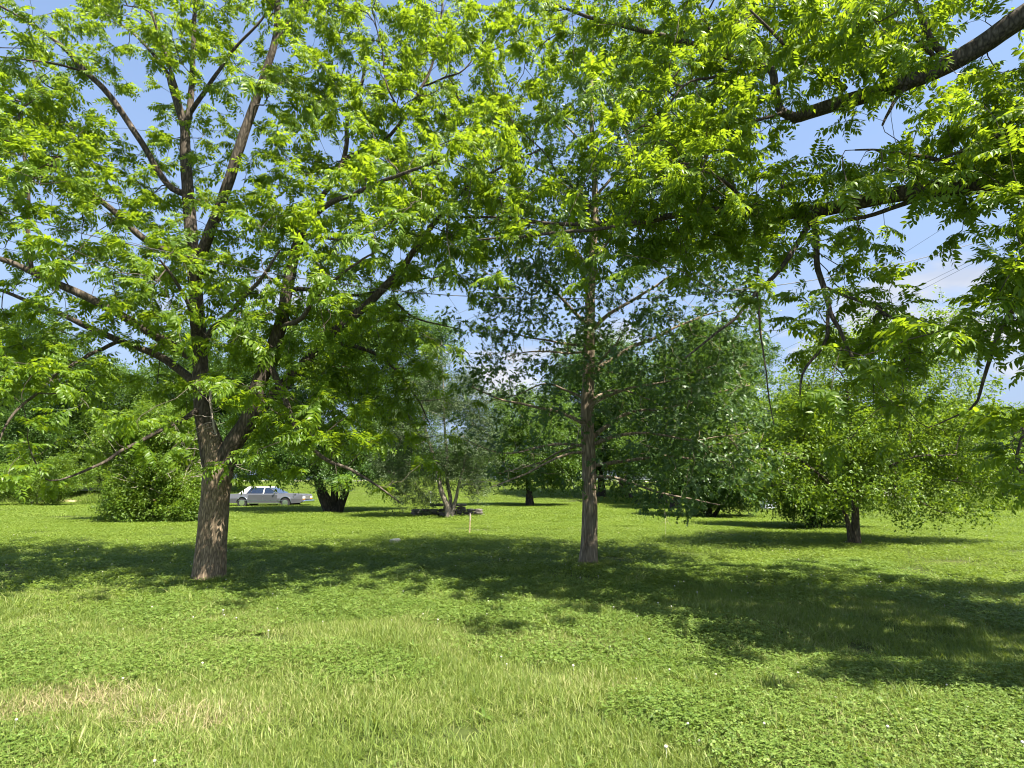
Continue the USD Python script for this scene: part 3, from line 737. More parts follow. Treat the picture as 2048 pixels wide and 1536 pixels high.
sk.limb(L_([(1592, 234, 8.0, .065), (1562, 222, 8.0, .062), (1551, 180, 8.1, .058), (1546, 142, 8.2, .056), (1520, 132, 8.3, .056), (1480, 122, 8.4, .056), (1400, 95, 8.7, .052), (1330, 72, 9.0, .046), (1260, 55, 9.2, .038), (1180, 34, 9.4, .03), (1100, 5, 9.6, .02), (1020, -30, 9.8, .012)]), wob=0.008)
sk.limb(L_([(1560, 205, 8.0, .03), (1530, 195, 7.9, .03), (1505, 202, 7.8, .028), (1475, 235, 7.7, .026), (1445, 275, 7.6, .024), (1400, 318, 7.5, .02), (1370, 350, 7.4, .012)]))
sk.limb(L_([(1570, 222, 8.0, .026), (1535, 238, 7.8, .024), (1505, 248, 7.7, .02), (1483, 255, 7.6, .016)]))
sk.limb(L_([(1690, 180, 7.7, .05), (1655, 150, 7.6, .045), (1610, 130, 7.5, .04), (1575, 95, 7.3, .03), (1540, 60, 7.2, .02), (1500, 20, 7.1, .012)]))
sk.limb(L_([(1885, 105, 7.1, .05), (1860, 75, 7.0, .042), (1835, 20, 6.9, .036), (1820, -50, 6.8, .03), (1800, -120, 6.7, .02)]))
sk.limb(L_([(1870, 115, 7.1, .03), (1840, 85, 6.9, .026), (1818, 55, 6.8, .022), (1780, 40, 6.7, .016), (1720, 20, 6.5, .01)]))
sk.limb(L_([(1815, 170, 7.3, .028), (1795, 195, 7.2, .024), (1780, 225, 7.1, .02), (1765, 250, 7.0, .014)]))
sk.limb(L_([(1440, 110, 8.5, .02), (1420, 60, 8.3, .018), (1395, 5, 8.2, .014), (1380, -60, 8.1, .01)]))
sk.limb(L_([(1500, 128, 8.35, .025), (1440, 150, 8.2, .022), (1370, 175, 8.1, .018), (1300, 240, 8.0, .012), (1250, 270, 7.9, .008)]))
sk.limb(np.vstack([W([(9.15, 5.7, 2.6, .20), (8.2, 6.15, 4.1, .15), (7.2, 6.6, 4.8, .125)]), L_([(2048, 364, 6.9, .115), (1930, 374, 7.1, .11), (1826, 384, 7.3, .105), (1740, 400, 7.5, .098), (1640, 420, 7.8, .09), (1560, 428, 8.0, .075), (1470, 424, 8.2, .06), (1400, 420, 8.4, .05), (1300, 438, 8.6, .042), (1210, 447, 8.8, .036), (1110, 448, 9.0, .03), (1020, 436, 9.2, .024), (920, 434, 9.4, .016)])]), wob=0.006)
sk.limb(L_([(1420, 424, 8.4, .03), (1280, 445, 8.3, .028), (1160, 462, 8.3, .026), (1050, 472, 8.3, .022), (955, 480, 8.4, .012)]))
sk.limb(L_([(1844, 392, 7.3, .036), (1800, 412, 7.4, .032), (1750, 432, 7.5, .028), (1690, 442, 7.6, .022), (1630, 446, 7.7, .012)]))
sk.limb(L_([(1625, 430, 7.8, .045), (1612, 455, 7.7, .036), (1578, 507, 7.6, .032), (1545, 552, 7.5, .028), (1514, 588, 7.4, .024), (1480, 622, 7.4, .02), (1430, 668, 7.4, .016), (1370, 716, 7.4, .01)]))
sk.limb(L_([(1514, 590, 7.4, .013), (1518, 640, 7.3, .012), (1526, 710, 7.3, .010), (1535, 780, 7.2, .008), (1548, 850, 7.2, .005)]))
sk.limb(L_([(1626, 432, 7.8, .05), (1630, 470, 7.6, .042), (1634, 515, 7.5, .038), (1645, 570, 7.4, .034), (1656, 622, 7.3, .03), (1680, 660, 7.2, .024), (1710, 720, 7.1, .018), (1760, 745, 7.0, .012), (1830, 740, 6.9, .008)]))
sk.limb(L_([(1656, 622, 7.3, .024), (1652, 675, 7.2, .02), (1625, 720, 7.1, .017), (1608, 750, 7.0, .014), (1600, 790, 7.0, .009)]))
sk.limb(L_([(1650, 575, 7.4, .024), (1690, 590, 7.2, .022), (1740, 610, 7.1, .018), (1790, 640, 7.0, .014), (1850, 660, 6.9, .008)]))
sk.limb(np.vstack([W([(8.6, 5.9, 3.4, .10), (7.4, 6.0, 4.3, .07)]), L_([(2110, 480, 5.9, .05), (2060, 560, 6.0, .035), (2010, 645, 6.1, .024), (1981, 717, 6.2, .019), (1962, 780, 6.3, .015), (1940, 817, 6.4, .012), (1875, 849, 6.5, .006)])]))
sk.limb(np.vstack([W([(8.6, 5.9, 2.9, .08), (7.2, 5.9, 3.3, .05)]), L_([(2120, 640, 5.9, .04), (2070, 760, 5.9, .025), (2050, 850, 5.9, .018), (2030, 930, 6.0, .01)])]))
sk.limb(np.vstack([W([(8.3, 5.95, 4.7, .09), (7.2, 5.9, 5.4, .06)]), L_([(2100, 270, 6.0, .045), (2000, 270, 6.2, .03), (1930, 300, 6.4, .02), (1860, 330, 6.6, .012)])]))
sk.limb(L_([(1960, 378, 7.1, .04), (1900, 330, 6.8, .03), (1840, 310, 6.6, .022), (1770, 300, 6.5, .014), (1710, 300, 6.5, .01)]))
sk.limb(L_([(1500, 425, 8.2, .03), (1470, 380, 7.8, .026), (1420, 345, 7.4, .02), (1360, 330, 7.2, .012)]))
sk.limb(L_([(1550, 428, 8.0, .03), (1560, 385, 7.8, .026), (1565, 350, 7.7, .018), (1590, 330, 7.6, .01)]))
GC = ["33467666678998875322", "23456556678988742100", "12454456678655433466", "12333346775212113688", "11233345773000235899", "12455457887435777888", "12456678998743211124", "01245556764355310246",
      "00112334421134000268", "00000000111246641036", "00000000000246773146", "00000000000245652123", "00000000000133320011", "00000000000001100024", "00000000000000000035", "00000000000000000003"]
rngC = np.random.default_rng(7)
Cp = grid_points(GC, 832, 0, 64, 1.05, skC, rngC, 0.55)
up = np.stack([rngC.normal(7.6, 1.8, 320), rngC.normal(6.0, 1.5, 320), rngC.uniform(6.5, 10.5, 320)], 1)
sd = np.stack([rngC.uniform(7.2, 11.5, 260), rngC.uniform(3.6, 7.8, 260), rngC.uniform(3.2, 7.5, 260)], 1)
hi = np.stack([rngC.uniform(1.5, 6.5, 160), rngC.normal(8.2, .9, 160), rngC.uniform(8.9, 10.6, 160)], 1)
nr = np.stack([rngC.uniform(5.4, 9.0, 230), rngC.uniform(2.6, 6.0, 230), rngC.uniform(4.0, 6.8, 230)], 1)
out = np.vstack([up, sd, hi, nr]); uv, fw = to_px(out)
out = out[((uv[:, 0] > 2060) | (uv[:, 1] < -10)) & (fw > 0.5)]
nC = walnut(skC, prC, baseC, np.vstack([Cp, out]), 0.14, rngC, (M['walnut_bark'], M['limb_bark']), M['walnut_leaf'])

# ------------------------------------------------------------------ trees and shrubs further back
def back_tree(name, label, category, base, stems, lobes, leafmat, barkmat, protos, clumps, per, seed, group=None, r0=0.18, size=(0.9, 1.3), clump_r=0.55, depth=1.0, sag=0.05):
    """base: world point; stems: polylines (px, py) from the base; lobes: (px, py, rx, ry[, dy]) in pixels at the tree's own distance."""
    rng = np.random.default_rng(seed)
    Y = base[1]
    pr = thing(name, label, category, base, group=group)
    sk = Skeleton(seed)
    for i, st in enumerate(stems):
        n = len(st)
        rows = []
        for k, q in enumerate(st):
            dy = q[2] if len(q) > 2 else 0.0
            low = k == 0 and abs(q[1] - to_px(base)[0][1]) < 25
            p = base.copy() if low else P(q[0], q[1], Y + dy)
            if low:
                p = p + [P(q[0], q[1], Y)[0] - base[0], 0, -0.05]
            rr = r0 * (1.0 if i == 0 else 0.7 if abs(st[0][1] - to_px(base)[0][1]) < 25 else 0.5) * (1 - 0.75 * k / (n - 1)) * (1.25 if k == 0 else 1)
            rows.append(np.append(p, rr))
        sk.limb(np.array(rows), 'trunk' if i == 0 else 'branch', max(0.25, Y / 120), 0.03)
    m = Y / FPX
    tot = sum(l[2] * l[3] for l in lobes)
    C, D = [], []
    for l in lobes:
        c = P(l[0], l[1], Y + (l[4] if len(l) > 4 else 0.0))
        k = max(3, int(clumps * l[2] * l[3] / tot))
        u = rng.normal(0, 1, (k, 3)); u /= np.linalg.norm(u, axis=1, keepdims=True)
        rad = rng.uniform(0.35, 1.0, (k, 1)) ** 0.5 * rng.uniform(0.8, 1.12, (k, 1))
        q = c + u * rad * np.array([l[2] * m, min(l[2], l[3] * 1.3) * m * depth, l[3] * m])
        C.append(q)
    C = np.vstack(C)
    C = C[C[:, 2] > H(C[:, 0], C[:, 1]) + 0.25]
    ends = sk.grow(C, max(0.3, Y / 90), sag)
    put_key_limbs(sk, pr, base, (barkmat, barkmat), 0.08, 10)
    tag(obj('twigs', sk.twig_mesh(0.006 * max(1, Y / 40), 0.42), barkmat, pr, origin=base), kind='stuff')
    n = len(C) * per
    o = rng.normal(0, 1, (n, 3)); o /= np.linalg.norm(o, axis=1, keepdims=True)
    o[:, 2] = np.abs(o[:, 2]) * np.where(rng.random(n) < 0.7, 1, -1)
    cr = np.repeat(rng.uniform(0.6, 1.35, len(C)), per)[:, None] * clump_r
    pos = np.repeat(C, per, 0) + o * cr * rng.uniform(0.3, 1.0, (n, 1)) * [1, 1, 0.62]
    ok = pos[:, 2] > H(pos[:, 0], pos[:, 1]) + 0.08
    pos, o = pos[ok], o[ok]
    leafy(pr, base, protos, leafmat, pos, o + np.repeat(ends, per, 0)[ok] * 0.5, rng, size, 0.15)
    return pr

def B(px, py):
    return ground_at(px, py)

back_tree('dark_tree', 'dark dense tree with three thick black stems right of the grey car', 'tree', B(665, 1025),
          [[(665, 1025), (645, 985), (625, 930), (600, 850), (570, 780)], [(675, 1025), (690, 985), (708, 930), (730, 850), (760, 780)], [(668, 1025), (668, 985), (672, 920, -.5), (668, 820, -1), (660, 720)]],
          [(560, 850, 85, 90), (690, 800, 115, 130), (775, 890, 80, 75), (640, 700, 110, 70), (600, 920, 90, 45, -1), (720, 930, 60, 40, -1.5), (820, 800, 70, 90), (830, 700, 80, 75), (740, 650, 90, 60)], M['dark_leaf'], M['dark_bark'], BUSH, 340, 22, 11, r0=.34, size=(1.1, 1.7), clump_r=.7)
back_tree('grey_tree', 'small grey green tree with pale twisted trunk in front of the stone wall', 'tree', B(898, 1037),
          [[(898, 1037), (896, 1015), (885, 985), (870, 930), (850, 860), (845, 800)], [(902, 1037), (908, 1010), (915, 980), (930, 920), (940, 860)], [(898, 1030), (900, 1000, .4), (893, 930, .6), (890, 840, .6), (885, 740)]],
          [(880, 860, 100, 95), (800, 900, 60, 70), (955, 900, 50, 65), (885, 770, 75, 70), (930, 960, 50, 40), (835, 960, 60, 45), (815, 1005, 45, 25), (950, 820, 40, 50)], M['grey_leaf'], M['pale_bark'], BUSH, 230, 16, 12, r0=.16, size=(0.6, 0.95), clump_r=.5)
back_tree('round_tree', 'round leafy tree on a bare straight trunk left of the oak', 'tree', B(1060, 1012),
          [[(1060, 1012), (1059, 985), (1056, 940), (1055, 870), (1055, 800)]], [(1060, 905, 85, 65), (1040, 830, 60, 55), (1110, 880, 60, 70), (1010, 920, 45, 40), (1110, 945, 55, 30)], M['mid_leaf'], M['dark_bark'], BUSH, 150, 22, 13, r0=.27, size=(1.3, 1.9), clump_r=.8)
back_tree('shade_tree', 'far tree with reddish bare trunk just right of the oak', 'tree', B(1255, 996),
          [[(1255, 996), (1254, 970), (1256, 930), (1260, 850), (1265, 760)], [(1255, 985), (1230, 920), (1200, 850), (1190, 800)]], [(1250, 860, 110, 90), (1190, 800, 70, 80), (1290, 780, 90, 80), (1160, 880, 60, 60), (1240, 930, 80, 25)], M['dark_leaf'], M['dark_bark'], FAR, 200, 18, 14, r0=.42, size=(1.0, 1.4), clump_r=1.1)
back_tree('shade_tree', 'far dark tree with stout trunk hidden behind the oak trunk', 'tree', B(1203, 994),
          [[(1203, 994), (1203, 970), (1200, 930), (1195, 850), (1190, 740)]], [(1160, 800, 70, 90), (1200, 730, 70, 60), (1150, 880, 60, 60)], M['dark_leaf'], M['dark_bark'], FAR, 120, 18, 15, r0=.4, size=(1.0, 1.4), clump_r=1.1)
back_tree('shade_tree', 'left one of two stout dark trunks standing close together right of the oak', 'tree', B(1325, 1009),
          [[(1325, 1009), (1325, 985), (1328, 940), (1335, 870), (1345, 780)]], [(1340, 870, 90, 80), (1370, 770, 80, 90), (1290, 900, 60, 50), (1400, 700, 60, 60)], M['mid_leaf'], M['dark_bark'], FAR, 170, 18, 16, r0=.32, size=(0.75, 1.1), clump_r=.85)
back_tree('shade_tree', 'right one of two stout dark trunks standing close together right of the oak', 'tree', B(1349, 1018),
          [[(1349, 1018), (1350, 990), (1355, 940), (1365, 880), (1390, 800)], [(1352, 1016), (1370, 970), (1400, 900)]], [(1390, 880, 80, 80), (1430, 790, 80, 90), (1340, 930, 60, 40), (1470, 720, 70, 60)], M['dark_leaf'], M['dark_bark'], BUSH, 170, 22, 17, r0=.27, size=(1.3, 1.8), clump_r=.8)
back_tree('dark_shrub', 'dark cone shaped shrub leafy to the ground right of the oak', 'shrub', B(1420, 1036),
          [[(1420, 1036), (1420, 1000), (1424, 940), (1430, 860)], [(1415, 1036), (1395, 990), (1380, 950)], [(1425, 1036), (1450, 990), (1465, 940)]], [(1420, 985, 55, 45), (1430, 930, 75, 60), (1450, 850, 75, 70), (1395, 950, 60, 50), (1480, 960, 60, 50)], M['dark_leaf'], M['dark_bark'], BUSH, 170, 24, 18, r0=.12, size=(0.9, 1.4), clump_r=.5)
back_tree('dense_shrub', 'dense shrub with dark reddish base behind the spreading small tree', 'shrub', B(1630, 1058),
          [[(1630, 1058), (1632, 1020), (1628, 960), (1620, 880)], [(1635, 1058), (1655, 1010), (1680, 950)], [(1625, 1058), (1600, 1010), (1575, 960)]], [(1630, 1000, 75, 42), (1590, 930, 90, 70), (1680, 940, 80, 70), (1620, 850, 90, 70), (1550, 960, 45, 45)], M['mid_leaf'], M['dark_bark'], BUSH, 190, 24, 19, r0=.12, size=(0.75, 1.2), clump_r=.42)
back_tree('spreading_tree', 'small spreading light green tree with short bare trunk at right', 'tree', B(1711, 1090),
          [[(1711, 1090), (1713, 1050), (1712, 1000), (1708, 930), (1700, 850), (1690, 760)], [(1704, 1090), (1700, 1058), (1685, 1010, -.3), (1650, 960, -.8), (1600, 920, -1)], [(1713, 1010), (1750, 950, -.4), (1820, 920, -.8), (1900, 910, -1)], [(1712, 990), (1760, 900, .5), (1830, 830, .8), (1890, 760, 1)], [(1708, 960), (1660, 880, .5), (1600, 820, .8)]],
          [(1700, 860, 160, 100), (1840, 930, 140, 60), (1570, 930, 110, 60, -.8), (1720, 740, 140, 90), (1960, 930, 80, 55), (1650, 985, 60, 35, -.8), (1880, 1000, 110, 32, -.3), (1870, 820, 100, 80), (1905, 720, 50, 60), (1590, 830, 100, 70), (1870, 640, 30, 30), (1760, 960, 60, 40, -1), (1470, 900, 60, 50)], M['bright_leaf'], M['limb_bark'], BUSH, 360, 8, 20, r0=.115, size=(0.75, 1.15), clump_r=.45)
back_tree('roadside_tree', 'yellow green bushy tree beyond the gravel road at right edge', 'tree', B(2010, 1000) * [1, 1, 1],
          [[(2010, 1000), (2010, 960), (2005, 900), (2000, 850)]], [(1990, 890, 80, 60), (2050, 880, 70, 60), (1960, 940, 80, 40), (2060, 950, 70, 45)], M['bright_leaf'], M['limb_bark'], FAR, 170, 18, 21, r0=.2, size=(0.8, 1.2), clump_r=.9)
for k, (px, Y, lo, lm, lab) in enumerate([
        (1905, 88, [(1905, 865, 55, 60), (1890, 910, 60, 50), (1930, 920, 60, 50)], 'mid_leaf', 'rounded green tree on the skyline behind the roadside trees'),
        (1975, 110, [(1965, 850, 40, 45), (1985, 885, 50, 45)], 'dark_leaf', 'small darker tree top on the skyline left of the right edge'),
        (1800, 70, [(1800, 900, 70, 70), (1760, 860, 70, 60), (1840, 880, 50, 50)], 'bright_leaf', 'sunlit far tree seen through the spreading small tree')]):
    p = P(px, 966, Y); p[2] = float(H(p[0], p[1]))
    back_tree('skyline_tree', lab, 'tree', p, [[(px, to_px(p)[0][1]), (px, 940), (px, 880)]], lo, M[lm], M['dark_bark'], FAR, 130, 16, 60 + k, r0=.3, size=(1.2, 1.7), clump_r=1.3)
back_tree('bright_shrub', 'sunlit shrub with bare pale dead sticks left of the walnut trunk', 'shrub', B(318, 1043),
          [[(318, 1043), (322, 990), (320, 930), (310, 860)], [(312, 1043), (290, 990), (270, 930)], [(325, 1043), (360, 980), (390, 900)]], [(300, 985, 65, 50), (375, 1000, 48, 40), (320, 925, 70, 45), (260, 1005, 40, 30), (330, 860, 60, 50), (255, 880, 50, 50)], M['bright_leaf'], M['pale_bark'], BUSH, 190, 20, 22, r0=.10, size=(0.9, 1.3), clump_r=.42)
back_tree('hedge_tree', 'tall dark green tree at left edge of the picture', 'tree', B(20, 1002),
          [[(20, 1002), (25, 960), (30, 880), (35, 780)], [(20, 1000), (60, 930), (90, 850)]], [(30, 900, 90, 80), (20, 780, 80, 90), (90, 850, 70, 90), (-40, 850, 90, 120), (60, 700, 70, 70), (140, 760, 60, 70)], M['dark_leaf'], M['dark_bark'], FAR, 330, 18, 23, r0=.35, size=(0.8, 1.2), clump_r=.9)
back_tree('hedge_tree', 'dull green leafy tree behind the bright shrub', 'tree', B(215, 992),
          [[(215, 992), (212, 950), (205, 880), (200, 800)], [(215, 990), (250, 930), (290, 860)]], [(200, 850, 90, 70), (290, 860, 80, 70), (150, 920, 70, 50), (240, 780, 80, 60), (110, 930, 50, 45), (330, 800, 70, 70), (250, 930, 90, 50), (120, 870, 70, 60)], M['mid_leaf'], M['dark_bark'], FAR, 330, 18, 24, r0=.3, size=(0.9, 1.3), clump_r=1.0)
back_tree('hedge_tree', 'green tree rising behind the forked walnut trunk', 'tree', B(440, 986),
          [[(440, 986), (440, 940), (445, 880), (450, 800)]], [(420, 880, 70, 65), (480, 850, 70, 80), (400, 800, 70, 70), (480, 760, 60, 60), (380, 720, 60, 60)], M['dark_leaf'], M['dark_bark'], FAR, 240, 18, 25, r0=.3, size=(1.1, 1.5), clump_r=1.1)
back_tree('low_shrub', 'pale leafy low shrub below the left tree line', 'shrub', B(75, 1012),
          [[(75, 1012), (75, 995), (80, 975)], [(70, 1012), (50, 985)]], [(75, 975, 60, 25), (40, 960, 50, 35), (130, 950, 40, 30)], M['bright_leaf'], M['twig'], BUSH, 60, 22, 26, r0=.07, size=(1.0, 1.5), clump_r=.5)
# the far line of trees
rngF = np.random.default_rng(88)
WHERE = ['beyond the left edge', 'behind the dark tree at left edge', 'behind the dull green tree at left', 'behind the bright shrub', 'behind the forked walnut trunk', 'above the trunk lid of the grey car', 'above the bonnet of the grey car', 'behind the three stemmed dark tree', 'between the dark tree and the grey green tree', 'behind the left half of the grey green tree', 'behind the right half of the grey green tree', 'in the gap left of the round tree', 'straight behind the round tree', 'just left of the oak trunk', 'just right of the oak trunk', 'behind the two close stout trunks', 'above the cone shaped dark shrub', 'between the cone shaped shrub and the spreading tree', 'behind the dense shrub', 'behind the left side of the spreading tree', 'behind the right side of the spreading tree', 'beyond the right edge']
tops = [(-80, 830), (60, 800), (180, 830), (300, 860), (410, 850), (520, 880), (600, 890), (690, 880), (780, 900), (850, 890), (930, 895), (1000, 870), (1075, 880), (1150, 850), (1240, 850), (1330, 860), (1420, 850), (1510, 880), (1590, 870), (1680, 880), (1850, 905), (2090, 880)]
for k, (px, top) in enumerate(tops):
    Y = 98 + rngF.uniform(0, 22)
    p = P(px, 950, Y); p[2] = float(H(p[0], p[1])); by = to_px(p)[0][1]
    h = by - top
    lob = [(px + rngF.normal(0, 8), top + h * .38, 48 + rngF.uniform(0, 14), h * .38), (px - 30, top + h * .62, 45, h * .3), (px + 32, top + h * .6, 45, h * .32)]
    back_tree('distant_tree', 'distant tree of the far tree line ' + WHERE[k], 'tree', p, [[(px, by), (px, by - h * .3), (px + 4, by - h * .75)]], lob, M['mid_leaf'] if k % 3 else M['dark_leaf'], M['dark_bark'], FAR, 70, 14, 300 + k, group='distant trees closing the field', r0=.35, size=(1.5, 2.2), clump_r=1.6)

# dead sticks standing in the bright shrub
parts = []
bs = B(318, 1043)
for k in range(26):
    s = P(rd.uniform(230, 400), rd.uniform(930, 1000), bs[1] + rd.normal(0, .6))
    dv = np.array([rd.normal(0, .7), rd.normal(0, .3), rd.uniform(0.1, 1.0)]); dv /= np.linalg.norm(dv)
    l = rd.uniform(0.8, 2.6); t = np.linspace(0, 1, 8)
    q = s + np.outer(t * l, dv) + np.outer(t ** 2 * .3, rd.normal(0, 1, 3)) + rd.normal(0, .02, (8, 3))
    parts.append(tube(q, np.linspace(.022, .006, 8), 5))
    for _ in range(4):
        m = rd.integers(2, 7)
        parts.append(tube(q[m] + np.outer(np.linspace(0, l * .35, 5), dv + rd.normal(0, .6, 3)) + rd.normal(0, .015, (5, 3)), np.linspace(.012, .004, 5), 4))
tag(obj('dead_branches', merge(parts), M['dead_twig'], stage.GetPrimAtPath('/World/bright_shrub'), origin=bs), 'bare pale dead branches', kind='stuff')

# ------------------------------------------------------------------ grass, clover, weeds
def blades(rng, n, rad, h, w, lean=0.5, gauss=True, segs=2):
    if gauss:
        a, r = rng.uniform(0, 2 * PI, n), rad * np.sqrt(rng.random(n)) * (0.75 + 0.25 * rng.random(n))
    else:
        a, r = rng.uniform(0, 2 * PI, n), rad * np.sqrt(rng.random(n))
    p = np.stack([r * np.cos(a), r * np.sin(a), np.full(n, -0.01)], 1)
    d = rng.uniform(0, 2 * PI, n)
    le = np.abs(rng.normal(0, lean, n)) + 0.08
    dirv = np.stack([np.cos(d), np.sin(d), np.zeros(n)], 1)
    sidev = np.stack([-np.sin(d + rng.normal(0, .6, n)), np.cos(d), np.zeros(n)], 1)
    hh = h * rng.uniform(0.45, 1.25, n)
    ww = w * rng.uniform(0.6, 1.3, n)
    V, F = [], []
    ts = np.linspace(0, 1, segs + 1)
    rows = []
    for t in ts[:-1]:
        c = p + dirv * (le * hh * t ** 1.7)[:, None] + np.stack([0 * hh, 0 * hh, hh * t * (1 - 0.25 * le * t)], 1)
        wd = ww * (1 - 0.35 * t)
        rows.append(c - sidev * wd[:, None] / 2); rows.append(c + sidev * wd[:, None] / 2)
    rows.append(p + dirv * (le * hh)[:, None] + np.stack([0 * hh, 0 * hh, hh * np.maximum(0.15, 1 - 0.25 * le)], 1))
    v = np.stack(rows, 1)
    k = v.shape[1]
    f = []
    for s in range(segs - 1):
        a0 = 2 * s
        f += [[a0, a0 + 1, a0 + 3], [a0, a0 + 3, a0 + 2]]
    a0 = 2 * (segs - 1)
    f.append([a0, a0 + 1, a0 + 2])
    f = (np.array(f)[None] + (np.arange(n) * k)[:, None, None]).reshape(-1, 3)
    return v.reshape(-1, 3), f

def scatter(spacing, y0, y1, rng, margin=1.5, jitter=0.5, xlim=0.9):
    ys = np.arange(y0, y1, spacing)
    out = []
    for y in ys:
        w = xlim * y + margin
        xs = np.arange(-w, w, spacing)
        out.append(np.stack([xs + rng.normal(0, jitter * spacing, len(xs)), y + rng.normal(0, jitter * spacing, len(xs))], 1))
    return np.vstack(out)

def clear(pts, r=0.0):
    """Drops points inside trunks and on the road and track."""
    ok = np.ones(len(pts), bool)
    rd_ = cKDTree(catmull(np.array(ROAD, float), 0.8)); tk = cKDTree(catmull(np.array(TRACK, float), 0.8))
    ok &= rd_.query(pts)[0] > 2.7 + r
    ok &= tk.query(pts)[0] > 1.4 + r
    return pts[ok]

def lay(name, protos, mat, pts, rng, scale, label, tilt=0.0):
    n = len(pts)
    z = H(pts[:, 0], pts[:, 1])
    e = 0.15
    nx, ny = (H(pts[:, 0] - e, pts[:, 1]) - H(pts[:, 0] + e, pts[:, 1])) / (2 * e), (H(pts[:, 0], pts[:, 1] - e) - H(pts[:, 0], pts[:, 1] + e)) / (2 * e)
    N = np.stack([nx, ny, np.ones(n)], 1); N /= np.linalg.norm(N, axis=1, keepdims=True)
    a = rng.uniform(0, 2 * PI, n)
    X = np.stack([np.cos(a), np.sin(a), np.zeros(n)], 1); X -= N * (X * N).sum(1, keepdims=True); X /= np.linalg.norm(X, axis=1, keepdims=True)
    R = np.stack([X, np.cross(N, X), N], -1)
    pr = instancer('/World/' + name, protos, mat, np.column_stack([pts, z]), R, rng.uniform(*scale, n), rng.integers(0, len(protos), n))
    tag(pr, label, 'grass' if 'grass' in name else 'ground cover', kind='stuff')
    return n

# clover
def trefoil(rng, L):
    parts = []
    for k in range(3):
        t = rng.normal(0, .12) + k * 2 * PI / 3
        s = L * rng.uniform(.85, 1.1)
        v = np.array([[0, 0, 0], [.45 * s, .38 * s, .10 * s], [.9 * s, .36 * s, .05 * s], [1.0 * s, 0, -.02 * s], [.9 * s, -.36 * s, .05 * s], [.45 * s, -.38 * s, .10 * s], [.55 * s, 0, -.02 * s]])
        f = np.array([[0, 6, 1], [1, 6, 2], [2, 6, 3], [3, 6, 4], [4, 6, 5], [5, 6, 0]])
        parts.append((v @ rot([0, 0, 1], t).T, f))
    return merge(parts)
def clover_patch(rng, n, rad, k=1.0):
    parts = []
    for _ in range(n):
        v, f = trefoil(rng, k * rng.uniform(.011, .019))
        R = rot([0, 0, 1], rng.uniform(0, 6.28)) @ rot([0, 1, 0], rng.normal(0, .35))
        a, r = rng.uniform(0, 2 * PI), rad * math.sqrt(rng.random())
        parts.append((v @ R.T + [r * math.cos(a), r * math.sin(a), rng.uniform(.035, .085)], f))
    return merge(parts)
rg = np.random.default_rng(9)
def nz(pts, s, seed):
    return meshkit.fbm(np.column_stack([pts * s, np.zeros(len(pts))]), 3, seed)
near = [('grass_patch', blades(rg, 1500, .45, .085, .0052, .95, segs=3)) for _ in range(7)]
pts = scatter(0.40, 2.0, 9.5, rg)
lay('grass', near, M['grass'], pts, rg, (0.8, 1.15), 'short mown lawn grass of the near foreground')
mid = [('grass_patch', merge([blades(rg, 1500,   .8, .075, .007, 1.0, segs=2), clover_patch(rg, 420, .78, 1.5)])) for _ in range(6)]
pts = clear(scatter(0.80, 9.3, 27, rg))
lay('grass', mid, M['grass_far'], pts, rg, (0.8, 1.15), 'mown lawn grass around and behind the two nearest trees')
far = [('grass_patch', merge([blades(rg, 1300, 1.8, .12, .020, 1.0, segs=2), clover_patch(rg, 500, 1.8, 2.6)])) for _ in range(5)]
pts = clear(scatter(1.8, 26, 96, rg, xlim=.95), .3)
lay('grass', far, M['grass_far'], pts, rg, (0.8, 1.2), 'sunlit grass of the far field')
# taller tufts here and there and round the trunks
tall = [('grass_tuft', blades(rg, 60, .13, .14, .006, .6, segs=3)) for _ in range(5)]
pts = scatter(0.5, 2.2, 11, rg)
pts = pts[(nz(pts, .7, 3) > .46) & (rg.random(len(pts)) < .8)]
ring = []
for b, n, r in ((baseA, 46, .36), (baseB, 30, .27)):
    a = rg.uniform(0, 2 * PI, n)
    ring.append(np.stack([b[0] + np.cos(a) * r * rg.uniform(.85, 2.0, n), b[1] + np.sin(a) * r * rg.uniform(.85, 2.0, n)], 1))
pts = np.vstack([pts] + ring)
lay('grass', tall, M['grass'], pts, rg, (0.7, 1.35), 'taller grass tufts in the lawn and round the trunks')
cl = [('clover_patch', clover_patch(rg, 260, .36)) for _ in range(5)]
pts = scatter(0.26, 2.2, 13, rg)
den = nz(pts, .45, 21) + 0.10 * np.exp(-((pts[:, 1] - 7.0) / 2.2) ** 2)
c0 = ground_at(60, 1412)[:2]
pts = pts[(den > .57) & (np.linalg.norm((pts - c0) / [1.3, .5], axis=1) > 1) & (rg.random(len(pts)) < .6)]
lay('clover', cl, M['clover'], pts, rg, (0.8, 1.25), 'patches of clover leaves in the lawn')
def flower(rng):
    m = trimesh.creation.icosphere(2, 1.0)
    v = np.array(m.vertices) * (1 + 0.22 * rng.random((len(m.vertices), 1)))
    v = v * [.008, .008, .007] + [0, 0, .075]
    return merge([(v, np.array(m.faces)), tube(np.array([[0, 0, 0], [.004, .002, .04], [0, 0, .07]]), .0012, 4)])
pts = scatter(0.4, 2.2, 22, rg)
pts = pts[(nz(pts, .5, 21) > .5) & (rg.random(len(pts)) < .3)]
pr = lay('clover_flowers', [('clover_flower', flower(rg)) for _ in range(3)], M['petal'], pts, rg, (0.7, 1.2), 'small white clover flower heads dotted over the lawn')
